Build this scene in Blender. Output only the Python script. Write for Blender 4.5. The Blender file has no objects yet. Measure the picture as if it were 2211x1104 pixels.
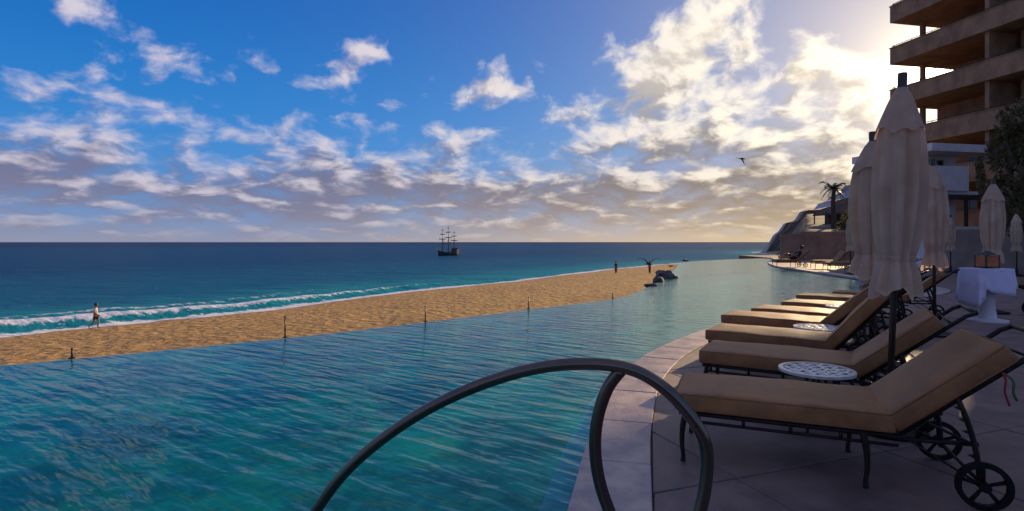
import bpy, bmesh, math, random
import numpy as np
from mathutils import Vector, Matrix, Euler, noise as mnoise
R = math.radians
rnd = random.Random(7)
S = bpy.context.scene
C = S.collection

# ------------------------------------------------------------------ camera
CAM_H = 1.4; FPX = 1200.0; HX = 1105.5; HY = 523.0     # focal length and horizon in photograph pixels
cam = bpy.data.cameras.new('camera'); cam_ob = bpy.data.objects.new('camera', cam); C.objects.link(cam_ob)
cam_ob.location = (0, 0, CAM_H); cam_ob.rotation_euler = (R(90), 0, 0)
cam.sensor_width = 36; cam.lens = 36*FPX/2211; cam.shift_y = -29/2211
cam.clip_start = 0.05; cam.clip_end = 200000
S.camera = cam_ob
def at(px, py, Y):                       # a photograph pixel at depth Y -> world point
    return Vector(((px-HX)/FPX*Y, Y, CAM_H-(py-HY)/FPX*Y))
def dirpx(px, py): return at(px, py, 1.0) - Vector((0, 0, CAM_H))

# ------------------------------------------------------------------ sun and sky
sd = dirpx(2020, 150)
SUN_AZ = math.atan2(sd.x, sd.y); SUN_EL = math.atan2(sd.z, math.hypot(sd.x, sd.y))
sl = bpy.data.lights.new('sun', 'SUN'); sl.energy = 5.0; sl.angle = R(0.5); sl.color = (1.0, 0.72, 0.40)
so = bpy.data.objects.new('sun', sl); C.objects.link(so)
so.rotation_euler = (-Vector(sd)).to_track_quat('-Z', 'Y').to_euler()
so.location = (60, 80, 40)

class NT:
    """small helper to write node trees"""
    def __init__(s, nt): s.t = nt; s.n = nt.nodes; s.l = nt.links
    def add(s, typ, **kw):
        n = s.n.new(typ)
        for k, v in kw.items(): setattr(n, k, v)
        return n
    def put(s, sock, v):
        if v is None: return
        if isinstance(v, bpy.types.NodeSocket): s.l.new(v, sock)
        elif isinstance(v, (int, float)):
            if sock.type == 'RGBA': sock.default_value = (v, v, v, 1)
            elif sock.type == 'VECTOR': sock.default_value = (v, v, v)
            else: sock.default_value = v
        else:
            v = tuple(v)
            if sock.type == 'RGBA' and len(v) == 3: v = v+(1,)
            sock.default_value = v
    def m(s, op, a, b=None, c=None, clamp=False):
        n = s.add('ShaderNodeMath', operation=op, use_clamp=clamp)
        for i, v in enumerate((a, b, c)): s.put(n.inputs[i], v)
        return n.outputs[0]
    def v(s, op, a, b=None):
        n = s.add('ShaderNodeVectorMath', operation=op)
        s.put(n.inputs[0], a)
        if b is not None:
            if op == 'SCALE': s.put(n.inputs['Scale'], b)
            else: s.put(n.inputs[1], b)
        return n.outputs['Value'] if op in ('LENGTH', 'DOT_PRODUCT', 'DISTANCE') else n.outputs[0]
    def ss(s, x, a, b, lo=0.0, hi=1.0, interp='SMOOTHSTEP'):
        n = s.add('ShaderNodeMapRange', interpolation_type=interp)
        s.put(n.inputs[0], x); s.put(n.inputs[1], a); s.put(n.inputs[2], b); s.put(n.inputs[3], lo); s.put(n.inputs[4], hi)
        return n.outputs[0]
    def mix(s, f, a, b, blend='MIX'):
        n = s.add('ShaderNodeMix', data_type='RGBA', blend_type=blend)
        s.put(n.inputs[0], f); s.put(n.inputs[6], a); s.put(n.inputs[7], b)
        return n.outputs[2]
    def comb(s, x, y, z):
        n = s.add('ShaderNodeCombineXYZ')
        for i, v in enumerate((x, y, z)): s.put(n.inputs[i], v)
        return n.outputs[0]
    def noise(s, vec, scale, detail=4, rough=0.5, dist=0.0):
        n = s.add('ShaderNodeTexNoise')
        s.put(n.inputs['Vector'], vec); s.put(n.inputs['Scale'], scale); s.put(n.inputs['Detail'], detail)
        s.put(n.inputs['Roughness'], rough); s.put(n.inputs['Distortion'], dist)
        return n.outputs[0]

w = bpy.data.worlds.new('World'); S.world = w; w.use_nodes = True
w.cycles.sampling_method = 'MANUAL'; w.cycles.sample_map_resolution = 256
w.node_tree.nodes.clear(); W = NT(w.node_tree)
SKY_STRENGTH = 0.12
sky = W.add('ShaderNodeTexSky', sky_type='NISHITA', sun_disc=False)
sky.sun_elevation = SUN_EL; sky.sun_rotation = SUN_AZ; sky.altitude = 0; sky.air_density = 1.0; sky.dust_density = 0.6; sky.ozone_density = 2.5
tc = W.add('ShaderNodeTexCoord')
dirv = W.v('NORMALIZE', tc.outputs['Generated'])
sx = W.add('ShaderNodeSeparateXYZ'); W.put(sx.inputs[0], dirv)
az = W.m('ARCTAN2', sx.outputs[0], sx.outputs[1]); el = W.m('ARCSINE', sx.outputs[2])
cosun = W.v('DOT_PRODUCT', dirv, tuple(Vector(sd).normalized()))
ang = W.m('ARCCOSINE', W.m('MINIMUM', cosun, 0.999999))            # angle from the sun, radians
# cloud cover by rows of elevation, sampled along azimuth (the cloud field as it stands in this sky)
ROWX = [0, 110, 220, 330, 440, 550, 660, 770, 880, 990, 1100, 1210, 1320, 1430, 1540, 1650, 1760, 1870, 1980, 2211]
ROWS = [(60,  [.45, .95, .45, .10, .05, .05, .10, .10, .05, .05, .10, .10, .20, .60, .88, .40, .15, .15, .20, .25]),
        (125, [.15, .35, .75, .40, .40, .62, .30, .90, .40, .20, .62, .45, .65, .85, .88, .65, .25, .20, .25, .30]),
        (185, [.10, .15, .40, .60, .48, .30, .42, .70, .25, .62, .98, .40, .48, .92, .90, .80, .92, .75, .50, .45]),
        (250, [.52, .55, .52, .46, .48, .35, .42, .38, .40, .60, .45, .80, .92, .98, .92, .82, .92, .85, .60, .50]),
        (335, [.82, .90, .92, .72, .62, .70, .84, .62, .82, .76, .70, .72, .88, .92, 1.0, 1.0, 1.0, .90, .80, .75]),
        (415, [1.0, 1.0, 1.0, 1.0, 1.0, 1.0, 1.0, .98, .98, .98, .95, .95, .98, 1.0, 1.0, 1.0, .98, .88, .82, .75])]
AZR = R(60)
def azel(px, py):
    d = dirpx(px, py); return math.atan2(d.x, d.y), math.atan2(d.z, math.hypot(d.x, d.y))
ELS = [azel(HX, r[0])[1] for r in ROWS]                     # high to low
def curves3(x, rows):
    n = W.add('ShaderNodeRGBCurve'); mp = n.mapping; mp.use_clip = True
    for k, r in enumerate(rows):
        c = mp.curves[k]; pts = [(0.0, .62)]+[((azel(px, 300)[0]/AZR+1)/2, v) for px, v in zip(ROWX, r[1])]+[(1.0, .62)]  # cover beyond both sides of the view is raised for warmer ambient light
        c.points[0].location = pts[0]; c.points[1].location = pts[-1]
        for p in pts[1:-1]: c.points.new(*p)
    mp.update(); W.put(n.inputs['Color'], W.comb(x, x, x)); return n.outputs[0]
lel = W.m('LOGARITHM', W.m('ADD', W.m('MAXIMUM', el, 0.0), 0.12), math.e)
q0 = W.comb(az, W.m('MULTIPLY', lel, 0.54), 0.0)
wz = W.add('ShaderNodeTexNoise'); W.put(wz.inputs['Vector'], q0); W.put(wz.inputs['Scale'], 9.0); W.put(wz.inputs['Detail'], 2.0)
warp = W.v('SUBTRACT', wz.outputs[1], (0.5, 0.5, 0.5)); ws = W.add('ShaderNodeSeparateXYZ'); W.put(ws.inputs[0], warp)
big = W.m('MULTIPLY', W.m('SUBTRACT', W.noise(W.v('ADD', q0, (4.3, 2.2, 0)), 3.6, 2, .5), .5), .75)       # large gaps and banks
def density(ox, oy, detail):
    q = W.v('ADD', W.v('ADD', q0, (ox, oy, 0)), W.v('SCALE', warp, 0.06))
    f = W.noise(q, 13.0, detail, 0.57)
    a = W.m('ADD', W.m('ADD', az, ox), W.m('MULTIPLY', ws.outputs[0], .10)); e = W.m('ADD', W.m('ADD', el, oy*.3), W.m('MULTIPLY', ws.outputs[1], .045))
    x = W.m('MULTIPLY_ADD', a, .5/AZR, .5, clamp=True)
    tot = None
    for k in (0, 3):
        cv = W.add('ShaderNodeSeparateXYZ'); W.put(cv.inputs[0], curves3(x, ROWS[k:k+3]))
        for i in range(3):
            j = k+i; hi = ELS[j-1] if j else ELS[0]+.10; lo = ELS[j+1] if j < 5 else -.25
            up = W.ss(e, ELS[j], hi, 1, .0, 'LINEAR'); dn = W.ss(e, lo, ELS[j], 0, 1, 'LINEAR')
            v = W.m('MULTIPLY', cv.outputs[i], W.m('MULTIPLY', up, dn)); tot = v if tot is None else W.m('ADD', tot, v)
    high = W.ss(e, ELS[0], ELS[0]+.10, 0, .62, 'LINEAR')     # extra cloud added above the view to warm the light in the shade
    tot = W.m('ADD', W.m('ADD', tot, high), big)
    return W.m('ADD', W.m('MULTIPLY', W.m('SUBTRACT', f, 0.5), W.ss(el, .08, .30, 1.35, 2.05)), W.m('MULTIPLY', W.m('SUBTRACT', tot, 0.65), 0.92))
D = density(0, 0, 8); D2 = density(0.022, 0.036, 4)
cov = W.m('MULTIPLY', W.ss(D, -0.12, 0.36), W.ss(D, -0.12, 0.50, .75, 1.0))
dif = W.m('SUBTRACT', D2, D)                       # thicker towards the light: the shaded side
dark = W.ss(W.m('ADD', W.m('ADD', W.m('MULTIPLY', dif, 1.7), W.m('MULTIPLY', D, 0.60)), W.ss(el, .06, .26, .24, -.06)), -0.10, 0.50)
dark = W.m('MULTIPLY', dark, W.ss(el, 0.10, 0.36, 1.0, 0.35))
nearsun = W.ss(ang, 0.05, 1.15, 1.0, 0.0)
# clear sky: the physical sky with its blue deepened
hs = W.add('ShaderNodeHueSaturation'); W.put(hs.inputs['Color'], sky.outputs[0]); W.put(hs.inputs['Saturation'], 1.2); W.put(hs.inputs['Value'], 1.0)
clear = W.v('MINIMUM', W.v('SCALE', hs.outputs[0], SKY_STRENGTH), (.9, .8, .7))
blue = W.mix(W.ss(el, 0.05, 0.50), (0.006, 0.225, 0.640), (0.000, 0.100, 0.440))
blue = W.mix(W.ss(el, 0.50, 1.10), blue, (0.055, 0.130, 0.360))  # unseen upper sky made paler so the ambient light is less blue
clear = W.mix(0.90, clear, blue)
glow = W.m('POWER', math.e, W.m('MULTIPLY', ang, -1/0.22))
clear = W.mix(glow, clear, (0.95, 0.78, 0.62))
haze_c = W.mix(nearsun, (0.290, 0.290, 0.370), (0.780, 0.560, 0.290))
hz = W.m('MULTIPLY', W.m('POWER', math.e, W.m('MULTIPLY', W.m('MAXIMUM', el, 0.0), -1/0.066)), 0.92)
lit = W.mix(nearsun, W.mix(W.ss(ang, 1.30, 2.10), (0.62, 0.57, 0.66), (0.86, 0.63, 0.47)), (0.95, 0.87, 0.75))    # unseen clouds opposite the sun are tinted warm to warm the shaded deck
shd = W.mix(nearsun, (0.135, 0.145, 0.265), (0.180, 0.155, 0.150))
cl = W.mix(dark, lit, shd)
sil = W.m('MULTIPLY', W.ss(ang, 0.05, 0.55, 1.0, 0.0), W.m('SUBTRACT', 1.0, dark))
cl = W.mix(1.0, cl, W.mix(sil, (0, 0, 0), (0.22, 0.17, 0.09)), 'ADD')
col = W.mix(cov, clear, cl)
col = W.mix(hz, col, haze_c)
disc = W.m('ADD', W.m('MULTIPLY', W.m('POWER', math.e, W.m('MULTIPLY', W.m('POWER', W.m('DIVIDE', ang, R(1.6)), 2.0), -1.0)), 14.0),
           W.m('MULTIPLY', W.m('POWER', math.e, W.m('MULTIPLY', ang, -1/0.050)), 1.5))
col = W.mix(1.0, col, W.v('SCALE', (1.0, 0.84, 0.58), disc), 'ADD')
bg = W.add('ShaderNodeBackground'); W.put(bg.inputs[0], col); W.put(bg.inputs[1], 1.0)
wo = W.add('ShaderNodeOutputWorld'); W.l.new(bg.outputs[0], wo.inputs[0])

S.view_settings.view_transform = 'Standard'; S.view_settings.look = 'None'
S.view_settings.exposure = 0.12; S.view_settings.gamma = 1.0; S.view_settings.use_curve_mapping = False

# ------------------------------------------------------------------ materials
MATS = {}
def mat(name, base, rough=0.7, metal=0.0, var=0.12, scale=6.0, bump=0.0, bscale=40.0, spec=0.5, base2=None, detail=5, coat=0.0, stretch=None, coords='Object', sheen=0):
    m = bpy.data.materials.new(name); m.use_nodes = True; n = NT(m.node_tree)
    p = n.n['Principled BSDF']; t = n.add('ShaderNodeTexCoord'); co = t.outputs[coords]
    if coords == 'World':
        pass
    if stretch: co = n.v('MULTIPLY', co, stretch)
    f = n.noise(co, scale, detail, 0.6)
    b2 = base2 if base2 else tuple(c*(1-2.2*var) for c in base)
    b1 = base if base2 else tuple(min(1, c*(1+var)) for c in base)
    n.put(p.inputs['Base Color'], n.mix(n.ss(f, 0.32, 0.68), b2, b1))
    n.put(p.inputs['Roughness'], n.ss(f, 0.2, 0.8, max(0.02, rough-0.08), min(1, rough+0.08)))
    p.inputs['Metallic'].default_value = metal; p.inputs['Specular IOR Level'].default_value = spec
    if coat: p.inputs['Coat Weight'].default_value = coat
    if sheen: p.inputs['Sheen Weight'].default_value = sheen
    if bump:
        b = n.add('ShaderNodeBump'); b.inputs['Strength'].default_value = bump; b.inputs['Distance'].default_value = 0.01
        n.put(b.inputs['Height'], n.noise(co, bscale, 4, 0.6)); n.l.new(b.outputs[0], p.inputs['Normal'])
    MATS[name] = m; return m
M_cushion = mat('cushion_canvas', (0.315, 0.135, 0.050), 0.58, var=0.14, scale=5, bump=0.35, bscale=260, spec=0.30)
n_ = NT(M_cushion.node_tree); p_ = n_.n['Principled BSDF']; src = p_.inputs['Base Color'].links[0].from_socket; oi = n_.add('ShaderNodeObjectInfo')
n_.put(p_.inputs['Base Color'], n_.mix(1.0, src, n_.mix(oi.outputs['Random'], (.86, .88, .92), (1.12, 1.08, 1.02)), 'MULTIPLY'))
M_piping = mat('cushion_piping', (0.26, 0.12, 0.05), 0.8, spec=0.2)
M_iron = mat('bronze_iron', (0.022, 0.015, 0.012), 0.5, metal=0.2, spec=0.3, var=0.25, scale=30, bump=0.15, bscale=160)
M_tyre = mat('wheel_black', (0.010, 0.009, 0.009), 0.6, var=0.2, spec=0.15)
M_rail = mat('rail_bronze', (0.155, 0.118, 0.092), 0.16, metal=0.85, var=0.04, scale=5)
M_tabletop = mat('table_lattice_enamel', (0.62, 0.58, 0.52), 0.35, var=0.08, scale=20)
M_canopy = mat('umbrella_canvas', (0.74, 0.55, 0.43), 0.9, var=0.10, scale=4, bump=0.3, bscale=120, spec=0.15)
def translucent(m, col, f):
    n = NT(m.node_tree); p = n.n['Principled BSDF']; o = n.n['Material Output']; t = n.add('ShaderNodeBsdfTranslucent'); n.put(t.inputs[0], col)
    x = n.add('ShaderNodeMixShader'); x.inputs[0].default_value = f; n.l.new(p.outputs[0], x.inputs[1]); n.l.new(t.outputs[0], x.inputs[2]); n.l.new(x.outputs[0], o.inputs[0])
translucent(M_canopy, (.80, .60, .40), .50)
M_polewood = mat('umbrella_pole_wood', (0.055, 0.033, 0.022), 0.45, var=0.3, scale=10, stretch=(1, 1, .1))
M_deck = mat('deck_stone', (0.240, 0.150, 0.124), 0.60, var=0.16, scale=2.3, bump=0.5, bscale=55, base2=(0.125, 0.078, 0.066), detail=9)
M_deckbase = mat('deck_mortar', (0.12, 0.082, 0.076), 0.85, var=0.2, scale=8)
M_coping = mat('coping_travertine', (0.56, 0.40, 0.32), 0.5, var=0.2, scale=3.5, bump=0.6, bscale=45, base2=(0.27, 0.20, 0.205), detail=9)
M_tile = mat('waterline_tile', (0.16, 0.22, 0.36), 0.25, var=0.2, scale=22)
M_ledge = mat('ledge_plaster', (0.62, 0.74, 0.78), 0.5, var=0.1, scale=6)
M_stucco = mat('building_stucco', (0.31, 0.185, 0.115), 0.9, var=0.13, scale=1.2, bump=0.3, bscale=30, spec=0.2, stretch=(1, 1, .6), detail=7)
M_stucco2 = mat('annex_stucco', (0.66, 0.60, 0.60), 0.9, var=0.07, scale=1.2, bump=0.3, bscale=30, spec=0.2)
M_wall = mat('garden_wall_render', (0.27, 0.20, 0.165), 0.9, var=0.12, scale=0.9, bump=0.3, bscale=30, spec=0.2)
M_dark = mat('dark_timber', (0.055, 0.034, 0.028), 0.6, var=0.25, scale=5)
M_frame = mat('window_frame_paint', (0.30, 0.21, 0.15), 0.5, var=0.1)
M_cloth = mat('table_cloth_linen', (0.70, 0.64, 0.78), 0.85, var=0.05, scale=5, spec=0.15)
M_trunk = mat('bark', (0.075, 0.050, 0.036), 0.9, var=0.35, scale=9, bump=0.8, bscale=30)
M_leaf = mat('leaf', (0.110, 0.085, 0.032), 0.55, var=0.45, scale=1.4, base2=(0.055, 0.042, 0.018))
translucent(M_leaf, (.16, .15, .03), .3)
M_palm = mat('palm_frond', (0.055, 0.060, 0.030), 0.5, var=0.3, scale=2)
M_thatch = mat('thatch', (0.11, 0.070, 0.042), 0.95, var=0.35, scale=6, stretch=(1, 1, .2))
M_rock = mat('boulder_stone', (0.095, 0.080, 0.078), 0.8, var=0.5, scale=2.6, bump=0.8, bscale=10, detail=8)
M_cliff = mat('cliff_rock', (0.50, 0.40, 0.38), 0.95, var=0.25, scale=0.06, bump=0.9, bscale=0.35, detail=10)
M_hull = mat('ship_hull_paint', (0.030, 0.017, 0.015), 0.5, var=0.2, scale=1)
M_shipwood = mat('ship_spar_wood', (0.075, 0.052, 0.042), 0.6, var=0.2, scale=1)
M_sail = mat('furled_sail', (0.34, 0.30, 0.26), 0.9)
M_skin = mat('skin', (0.30, 0.155, 0.095), 0.55, var=0.05)
M_hair = mat('hair_dark', (0.018, 0.012, 0.010), 0.5)
M_white = mat('white_cotton', (0.66, 0.60, 0.55), 0.9, var=0.05)
M_navy = mat('dark_cloth', (0.020, 0.022, 0.038), 0.9)
M_brown = mat('dark_brown_cloth', (0.035, 0.016, 0.013), 0.9)
M_feather = mat('dark_feather', (0.045, 0.038, 0.035), 0.8, var=0.3, scale=8)
M_beak = mat('beak_horn', (0.25, 0.16, 0.06), 0.5)
M_orange = mat('orange_glaze', (0.46, 0.12, 0.03), 0.4)
M_red = mat('red_cord', (0.33, 0.02, 0.03), 0.8); M_green = mat('green_cord', (0.05, 0.10, 0.04), 0.8)
M_glass = mat('window_glass', (0.020, 0.022, 0.028), 0.06, var=0.1, spec=0.6)
M_post = mat('stanchion_metal', (0.035, 0.030, 0.030), 0.4, metal=0.5)

# ------------------------------------------------------------------ mesh helpers
class MB:
    def __init__(s): s.v = []; s.f = []
    def verts(s, vs): b = len(s.v); s.v += [tuple(p) for p in vs]; return b
    def box(s, c, d, rz=0.0):
        x, y, z = [k/2 for k in d]; cz, sz = math.cos(rz), math.sin(rz); P = []
        for i in range(8):
            a, b, e = ((-x, x)[i & 1], (-y, y)[i >> 1 & 1], (-z, z)[i >> 2])
            P.append((c[0]+a*cz-b*sz, c[1]+a*sz+b*cz, c[2]+e))
        k = s.verts(P); s.f += [tuple(k+i for i in f) for f in ((0,2,3,1),(4,5,7,6),(0,1,5,4),(2,6,7,3),(0,4,6,2),(1,3,7,5))]; return s
    def span(s, a, b): return s.box([(a[i]+b[i])/2 for i in range(3)], [abs(b[i]-a[i]) for i in range(3)])
    def tube(s, pts, r, n=8, cap=True, flat=1.0):
        P = [Vector(p) for p in pts]; rs = r if isinstance(r, (list, tuple)) else [r]*len(P)
        t = (P[1]-P[0]).normalized(); up = Vector((0, 0, 1)) if abs(t.z) < .9 else Vector((1, 0, 0))
        nx = t.cross(up).normalized(); k = None; first = None
        for i, p in enumerate(P):
            tt = (P[min(i+1, len(P)-1)]-P[max(i-1, 0)]).normalized()
            nx = (nx-tt*nx.dot(tt)).normalized(); ny = tt.cross(nx)
            b = s.verts([p+nx*math.cos(a)*rs[i]+ny*math.sin(a)*rs[i]*flat for a in [2*math.pi*j/n for j in range(n)]])
            if k is not None: s.f += [(k+j, k+(j+1) % n, b+(j+1) % n, b+j) for j in range(n)]
            else: first = b
            k = b
        if cap: s.f += [tuple(first+j for j in reversed(range(n))), tuple(k+j for j in range(n))]
        return s
    def lathe(s, prof, n=16, c=(0, 0), fn=None):
        k = None
        for i, (r, z) in enumerate(prof):
            ring = []
            for j in range(n):
                a = 2*math.pi*j/n; rr = r if fn is None else fn(r, z, a, i)
                ring.append((c[0]+rr*math.cos(a), c[1]+rr*math.sin(a), z))
            b = s.verts(ring)
            if k is not None: s.f += [(k+j, k+(j+1) % n, b+(j+1) % n, b+j) for j in range(n)]
            k = b
        return s
    def prism(s, poly, z0, z1):
        n = len(poly); a = s.verts([(p[0], p[1], z0) for p in poly]); b = s.verts([(p[0], p[1], z1) for p in poly])
        s.f += [tuple(a+i for i in reversed(range(n))), tuple(b+i for i in range(n))]
        s.f += [(a+i, a+(i+1) % n, b+(i+1) % n, b+i) for i in range(n)]; return s
    def mesh(s, name, m, smooth=False, angle=None):
        me = bpy.data.meshes.new(name); me.from_pydata(s.v, [], s.f); me.update()
        bm = bmesh.new(); bm.from_mesh(me); bmesh.ops.recalc_face_normals(bm, faces=bm.faces); bm.to_mesh(me); bm.free()
        if m: me.materials.append(m)
        if smooth:
            me.polygons.foreach_set('use_smooth', [True]*len(me.polygons))
            if angle: me.set_sharp_from_angle(angle=R(angle))
        return me
    def build(s, name, m, parent=None, smooth=False, angle=None, loc=None):
        return link(name, s.mesh(name, m, smooth, angle), parent, loc)
def link(name, me, parent=None, loc=None):
    o = bpy.data.objects.new(name, me); C.objects.link(o)
    if parent: o.parent = parent
    if loc is not None: o.location = loc
    return o
def tag(o, label, cat, group=None):
    o['label'] = label; o['category'] = cat
    if group: o['group'] = group
    return o
def thing(name, label, cat, loc=(0, 0, 0), rz=0.0, group=None):
    o = bpy.data.objects.new(name, None); C.objects.link(o); o.empty_display_size = .2
    o.location = loc; o.rotation_euler = (0, 0, rz); return tag(o, label, cat, group)
def struct(o, kind='structure'): o['kind'] = kind; return o
def copy_tree(o, parent=None):
    c = o.copy(); C.objects.link(c)
    if parent: c.parent = parent
    for ch in o.children: copy_tree(ch, c)
    return c
def smooth_curve(pts, sub=6):
    P = [Vector(p) for p in pts]; out = []
    for i in range(len(P)-1):
        a, b, c, d = P[max(i-1, 0)], P[i], P[i+1], P[min(i+2, len(P)-1)]
        for k in range(sub):
            t = k/sub
            out.append(0.5*((2*b)+(c-a)*t+(2*a-5*b+4*c-d)*t*t+(3*b-a-3*c+d)*t**3))
    out.append(P[-1]); return out
def rounded_box(dx, dy, dz, r, nx=14, ny=8, nz=3, puff=0.0, wob=0.0, seed=0):
    """box from 0..dx, 0..dy, 0..dz with rounded edges and a soft, slightly uneven top"""
    mb = MB(); h = (dx/2, dy/2, dz/2); idx = {}
    def samp(n, half, rr):
        k = 3; a = [-half+rr*(1-math.cos(i/k*math.pi/2))*1.0 for i in range(k)]
        mid = [-half+rr+(2*half-2*rr)*i/n for i in range(n+1)]
        return a+mid+[-x for x in reversed(a)]
    X, Y, Z = samp(nx, h[0], r), samp(ny, h[1], r), samp(nz, h[2], r)
    def vid(i, j, k):
        key = (i, j, k)
        if key in idx: return idx[key]
        p = Vector((X[i], Y[j], Z[k])); inn = Vector([max(-(h[t]-r), min(h[t]-r, p[t])) for t in range(3)])
        d = p-inn
        if d.length > 1e-6: p = inn+d.normalized()*r
        u, v = p.x/h[0], p.y/h[1]
        w_ = mnoise.noise(Vector((p.x*4+seed, p.y*4, p.z*3)))*wob
        p.z += (puff*(1-u*u)*(1-v*v)+w_)*(1 if p.z > 0 else .2)
        p.y += w_*.6
        idx[key] = mb.verts([p+Vector(h)]); return idx[key]
    nX, nY, nZ = len(X), len(Y), len(Z)
    for k in (0, nZ-1):
        for i in range(nX-1):
            for j in range(nY-1): mb.f.append((vid(i, j, k), vid(i+1, j, k), vid(i+1, j+1, k), vid(i, j+1, k)))
    for j in (0, nY-1):
        for i in range(nX-1):
            for k in range(nZ-1): mb.f.append((vid(i, j, k), vid(i+1, j, k), vid(i+1, j, k+1), vid(i, j, k+1)))
    for i in (0, nX-1):
        for j in range(nY-1):
            for k in range(nZ-1): mb.f.append((vid(i, j, k), vid(i, j+1, k), vid(i, j+1, k+1), vid(i, j, k+1)))
    return mb

# ------------------------------------------------------------------ plan of the place
WATER_Z = -0.08; SEA_Z = -5.0
INF = [(-16, 1.6), (-12.5, 3.4), (-9, 4.95), (-6.12, 6.65), (-3.47, 8.58), (-1.55, 10.3), (.44, 12.25), (2.73, 14.6), (4.33, 17.9), (6.7, 24), (9.1, 31), (12.5, 40.4), (17.7, 46.7), (23.0, 50.7)]
EDGE = [(-16, -1.2), (-10, -1.1), (-4, -.9), (-1.6, -.3), (-.55, .6), (-.1, 1.4), (.14, 2.2), (.36, 3.06), (.56, 3.9), (.80, 4.75), (1.14, 5.75), (1.70, 6.9), (2.30, 7.8), (2.97, 8.7), (4.2, 10.1), (5.6, 11.5), (7.5, 13.0), (10.2, 14.4), (12.3, 16.2),
        (13.1, 18.4), (13.5, 21.4), (14.1, 25), (14.7, 28.5), (15.6, 33), (18.2, 39.5), (21.0, 44.6), (23.4, 50.2)]
inf_c = [Vector((p.x, p.y)) for p in smooth_curve([(a, b, 0) for a, b in INF], 5)]
edge_c = [Vector((p.x, p.y)) for p in smooth_curve([(a, b, 0) for a, b in EDGE], 8)]
def offset(curve, d):                      # positive: to the right of the direction of travel
    out = []
    for i, p in enumerate(curve):
        t = (curve[min(i+1, len(curve)-1)]-curve[max(i-1, 0)]).normalized(); out.append(p+Vector((t.y, -t.x))*d)
    return out
SHORE = np.array([(-400, -260), (-160, -70), (-80, 3), (-34, 37), (-29, 43.5), (-22, 53), (-12.5, 72), (-.4, 88), (20, 124), (42, 156), (60, 178), (92, 190), (116, 215), (132, 270), (150, 345), (196, 415), (240, 455), (520, 640), (2500, 2600)], float)
def shore_dist(X, Y):
    """signed distance to the shoreline, positive inland"""
    X = np.asarray(X, float); Y = np.asarray(Y, float); best = np.full(X.shape, 1e18); sg = np.ones(X.shape)
    for (ax, ay), (bx, by) in zip(SHORE[:-1], SHORE[1:]):
        dx, dy = bx-ax, by-ay; L2 = dx*dx+dy*dy
        t = np.clip(((X-ax)*dx+(Y-ay)*dy)/L2, 0, 1); d2 = (X-ax-t*dx)**2+(Y-ay-t*dy)**2
        cr = dx*(Y-ay)-dy*(X-ax); u = d2 < best; best = np.where(u, d2, best); sg = np.where(u, np.where(cr > 0, -1, 1), sg)
    return np.sqrt(best)*sg
def vnoise(X, Y, s, seed=0):               # cheap smooth noise from sines
    r = np.random.RandomState(seed); o = np.zeros_like(X)
    for _ in range(9):
        a = r.uniform(0, 2*np.pi); k = s*r.uniform(.6, 1.7); o += np.sin((X*np.cos(a)+Y*np.sin(a))*k+r.uniform(0, 6.3))
    return o/9*1.6
def grid_obj(name, X, Y, Z, m, attrs=None, kind='structure'):
    nr, nc = X.shape; v = np.stack([X, Y, Z], -1).reshape(-1, 3); i = np.arange(nr*nc).reshape(nr, nc)
    f = np.stack([i[:-1, :-1], i[:-1, 1:], i[1:, 1:], i[1:, :-1]], -1).reshape(-1, 4)
    me = bpy.data.meshes.new(name); me.vertices.add(len(v)); me.vertices.foreach_set('co', v.ravel())
    me.loops.add(f.size); me.loops.foreach_set('vertex_index', f.ravel()); me.polygons.add(len(f))
    me.polygons.foreach_set('loop_start', np.arange(0, f.size, 4)); me.update(calc_edges=True)
    me.polygons.foreach_set('use_smooth', np.ones(len(f), bool))
    for k, a in (attrs or {}).items():
        at_ = me.attributes.new(k, 'FLOAT', 'POINT'); at_.data.foreach_set('value', a.ravel().astype(np.float32))
    me.materials.append(m); o = bpy.data.objects.new(name, me); C.objects.link(o); o['kind'] = kind; return o

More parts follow.
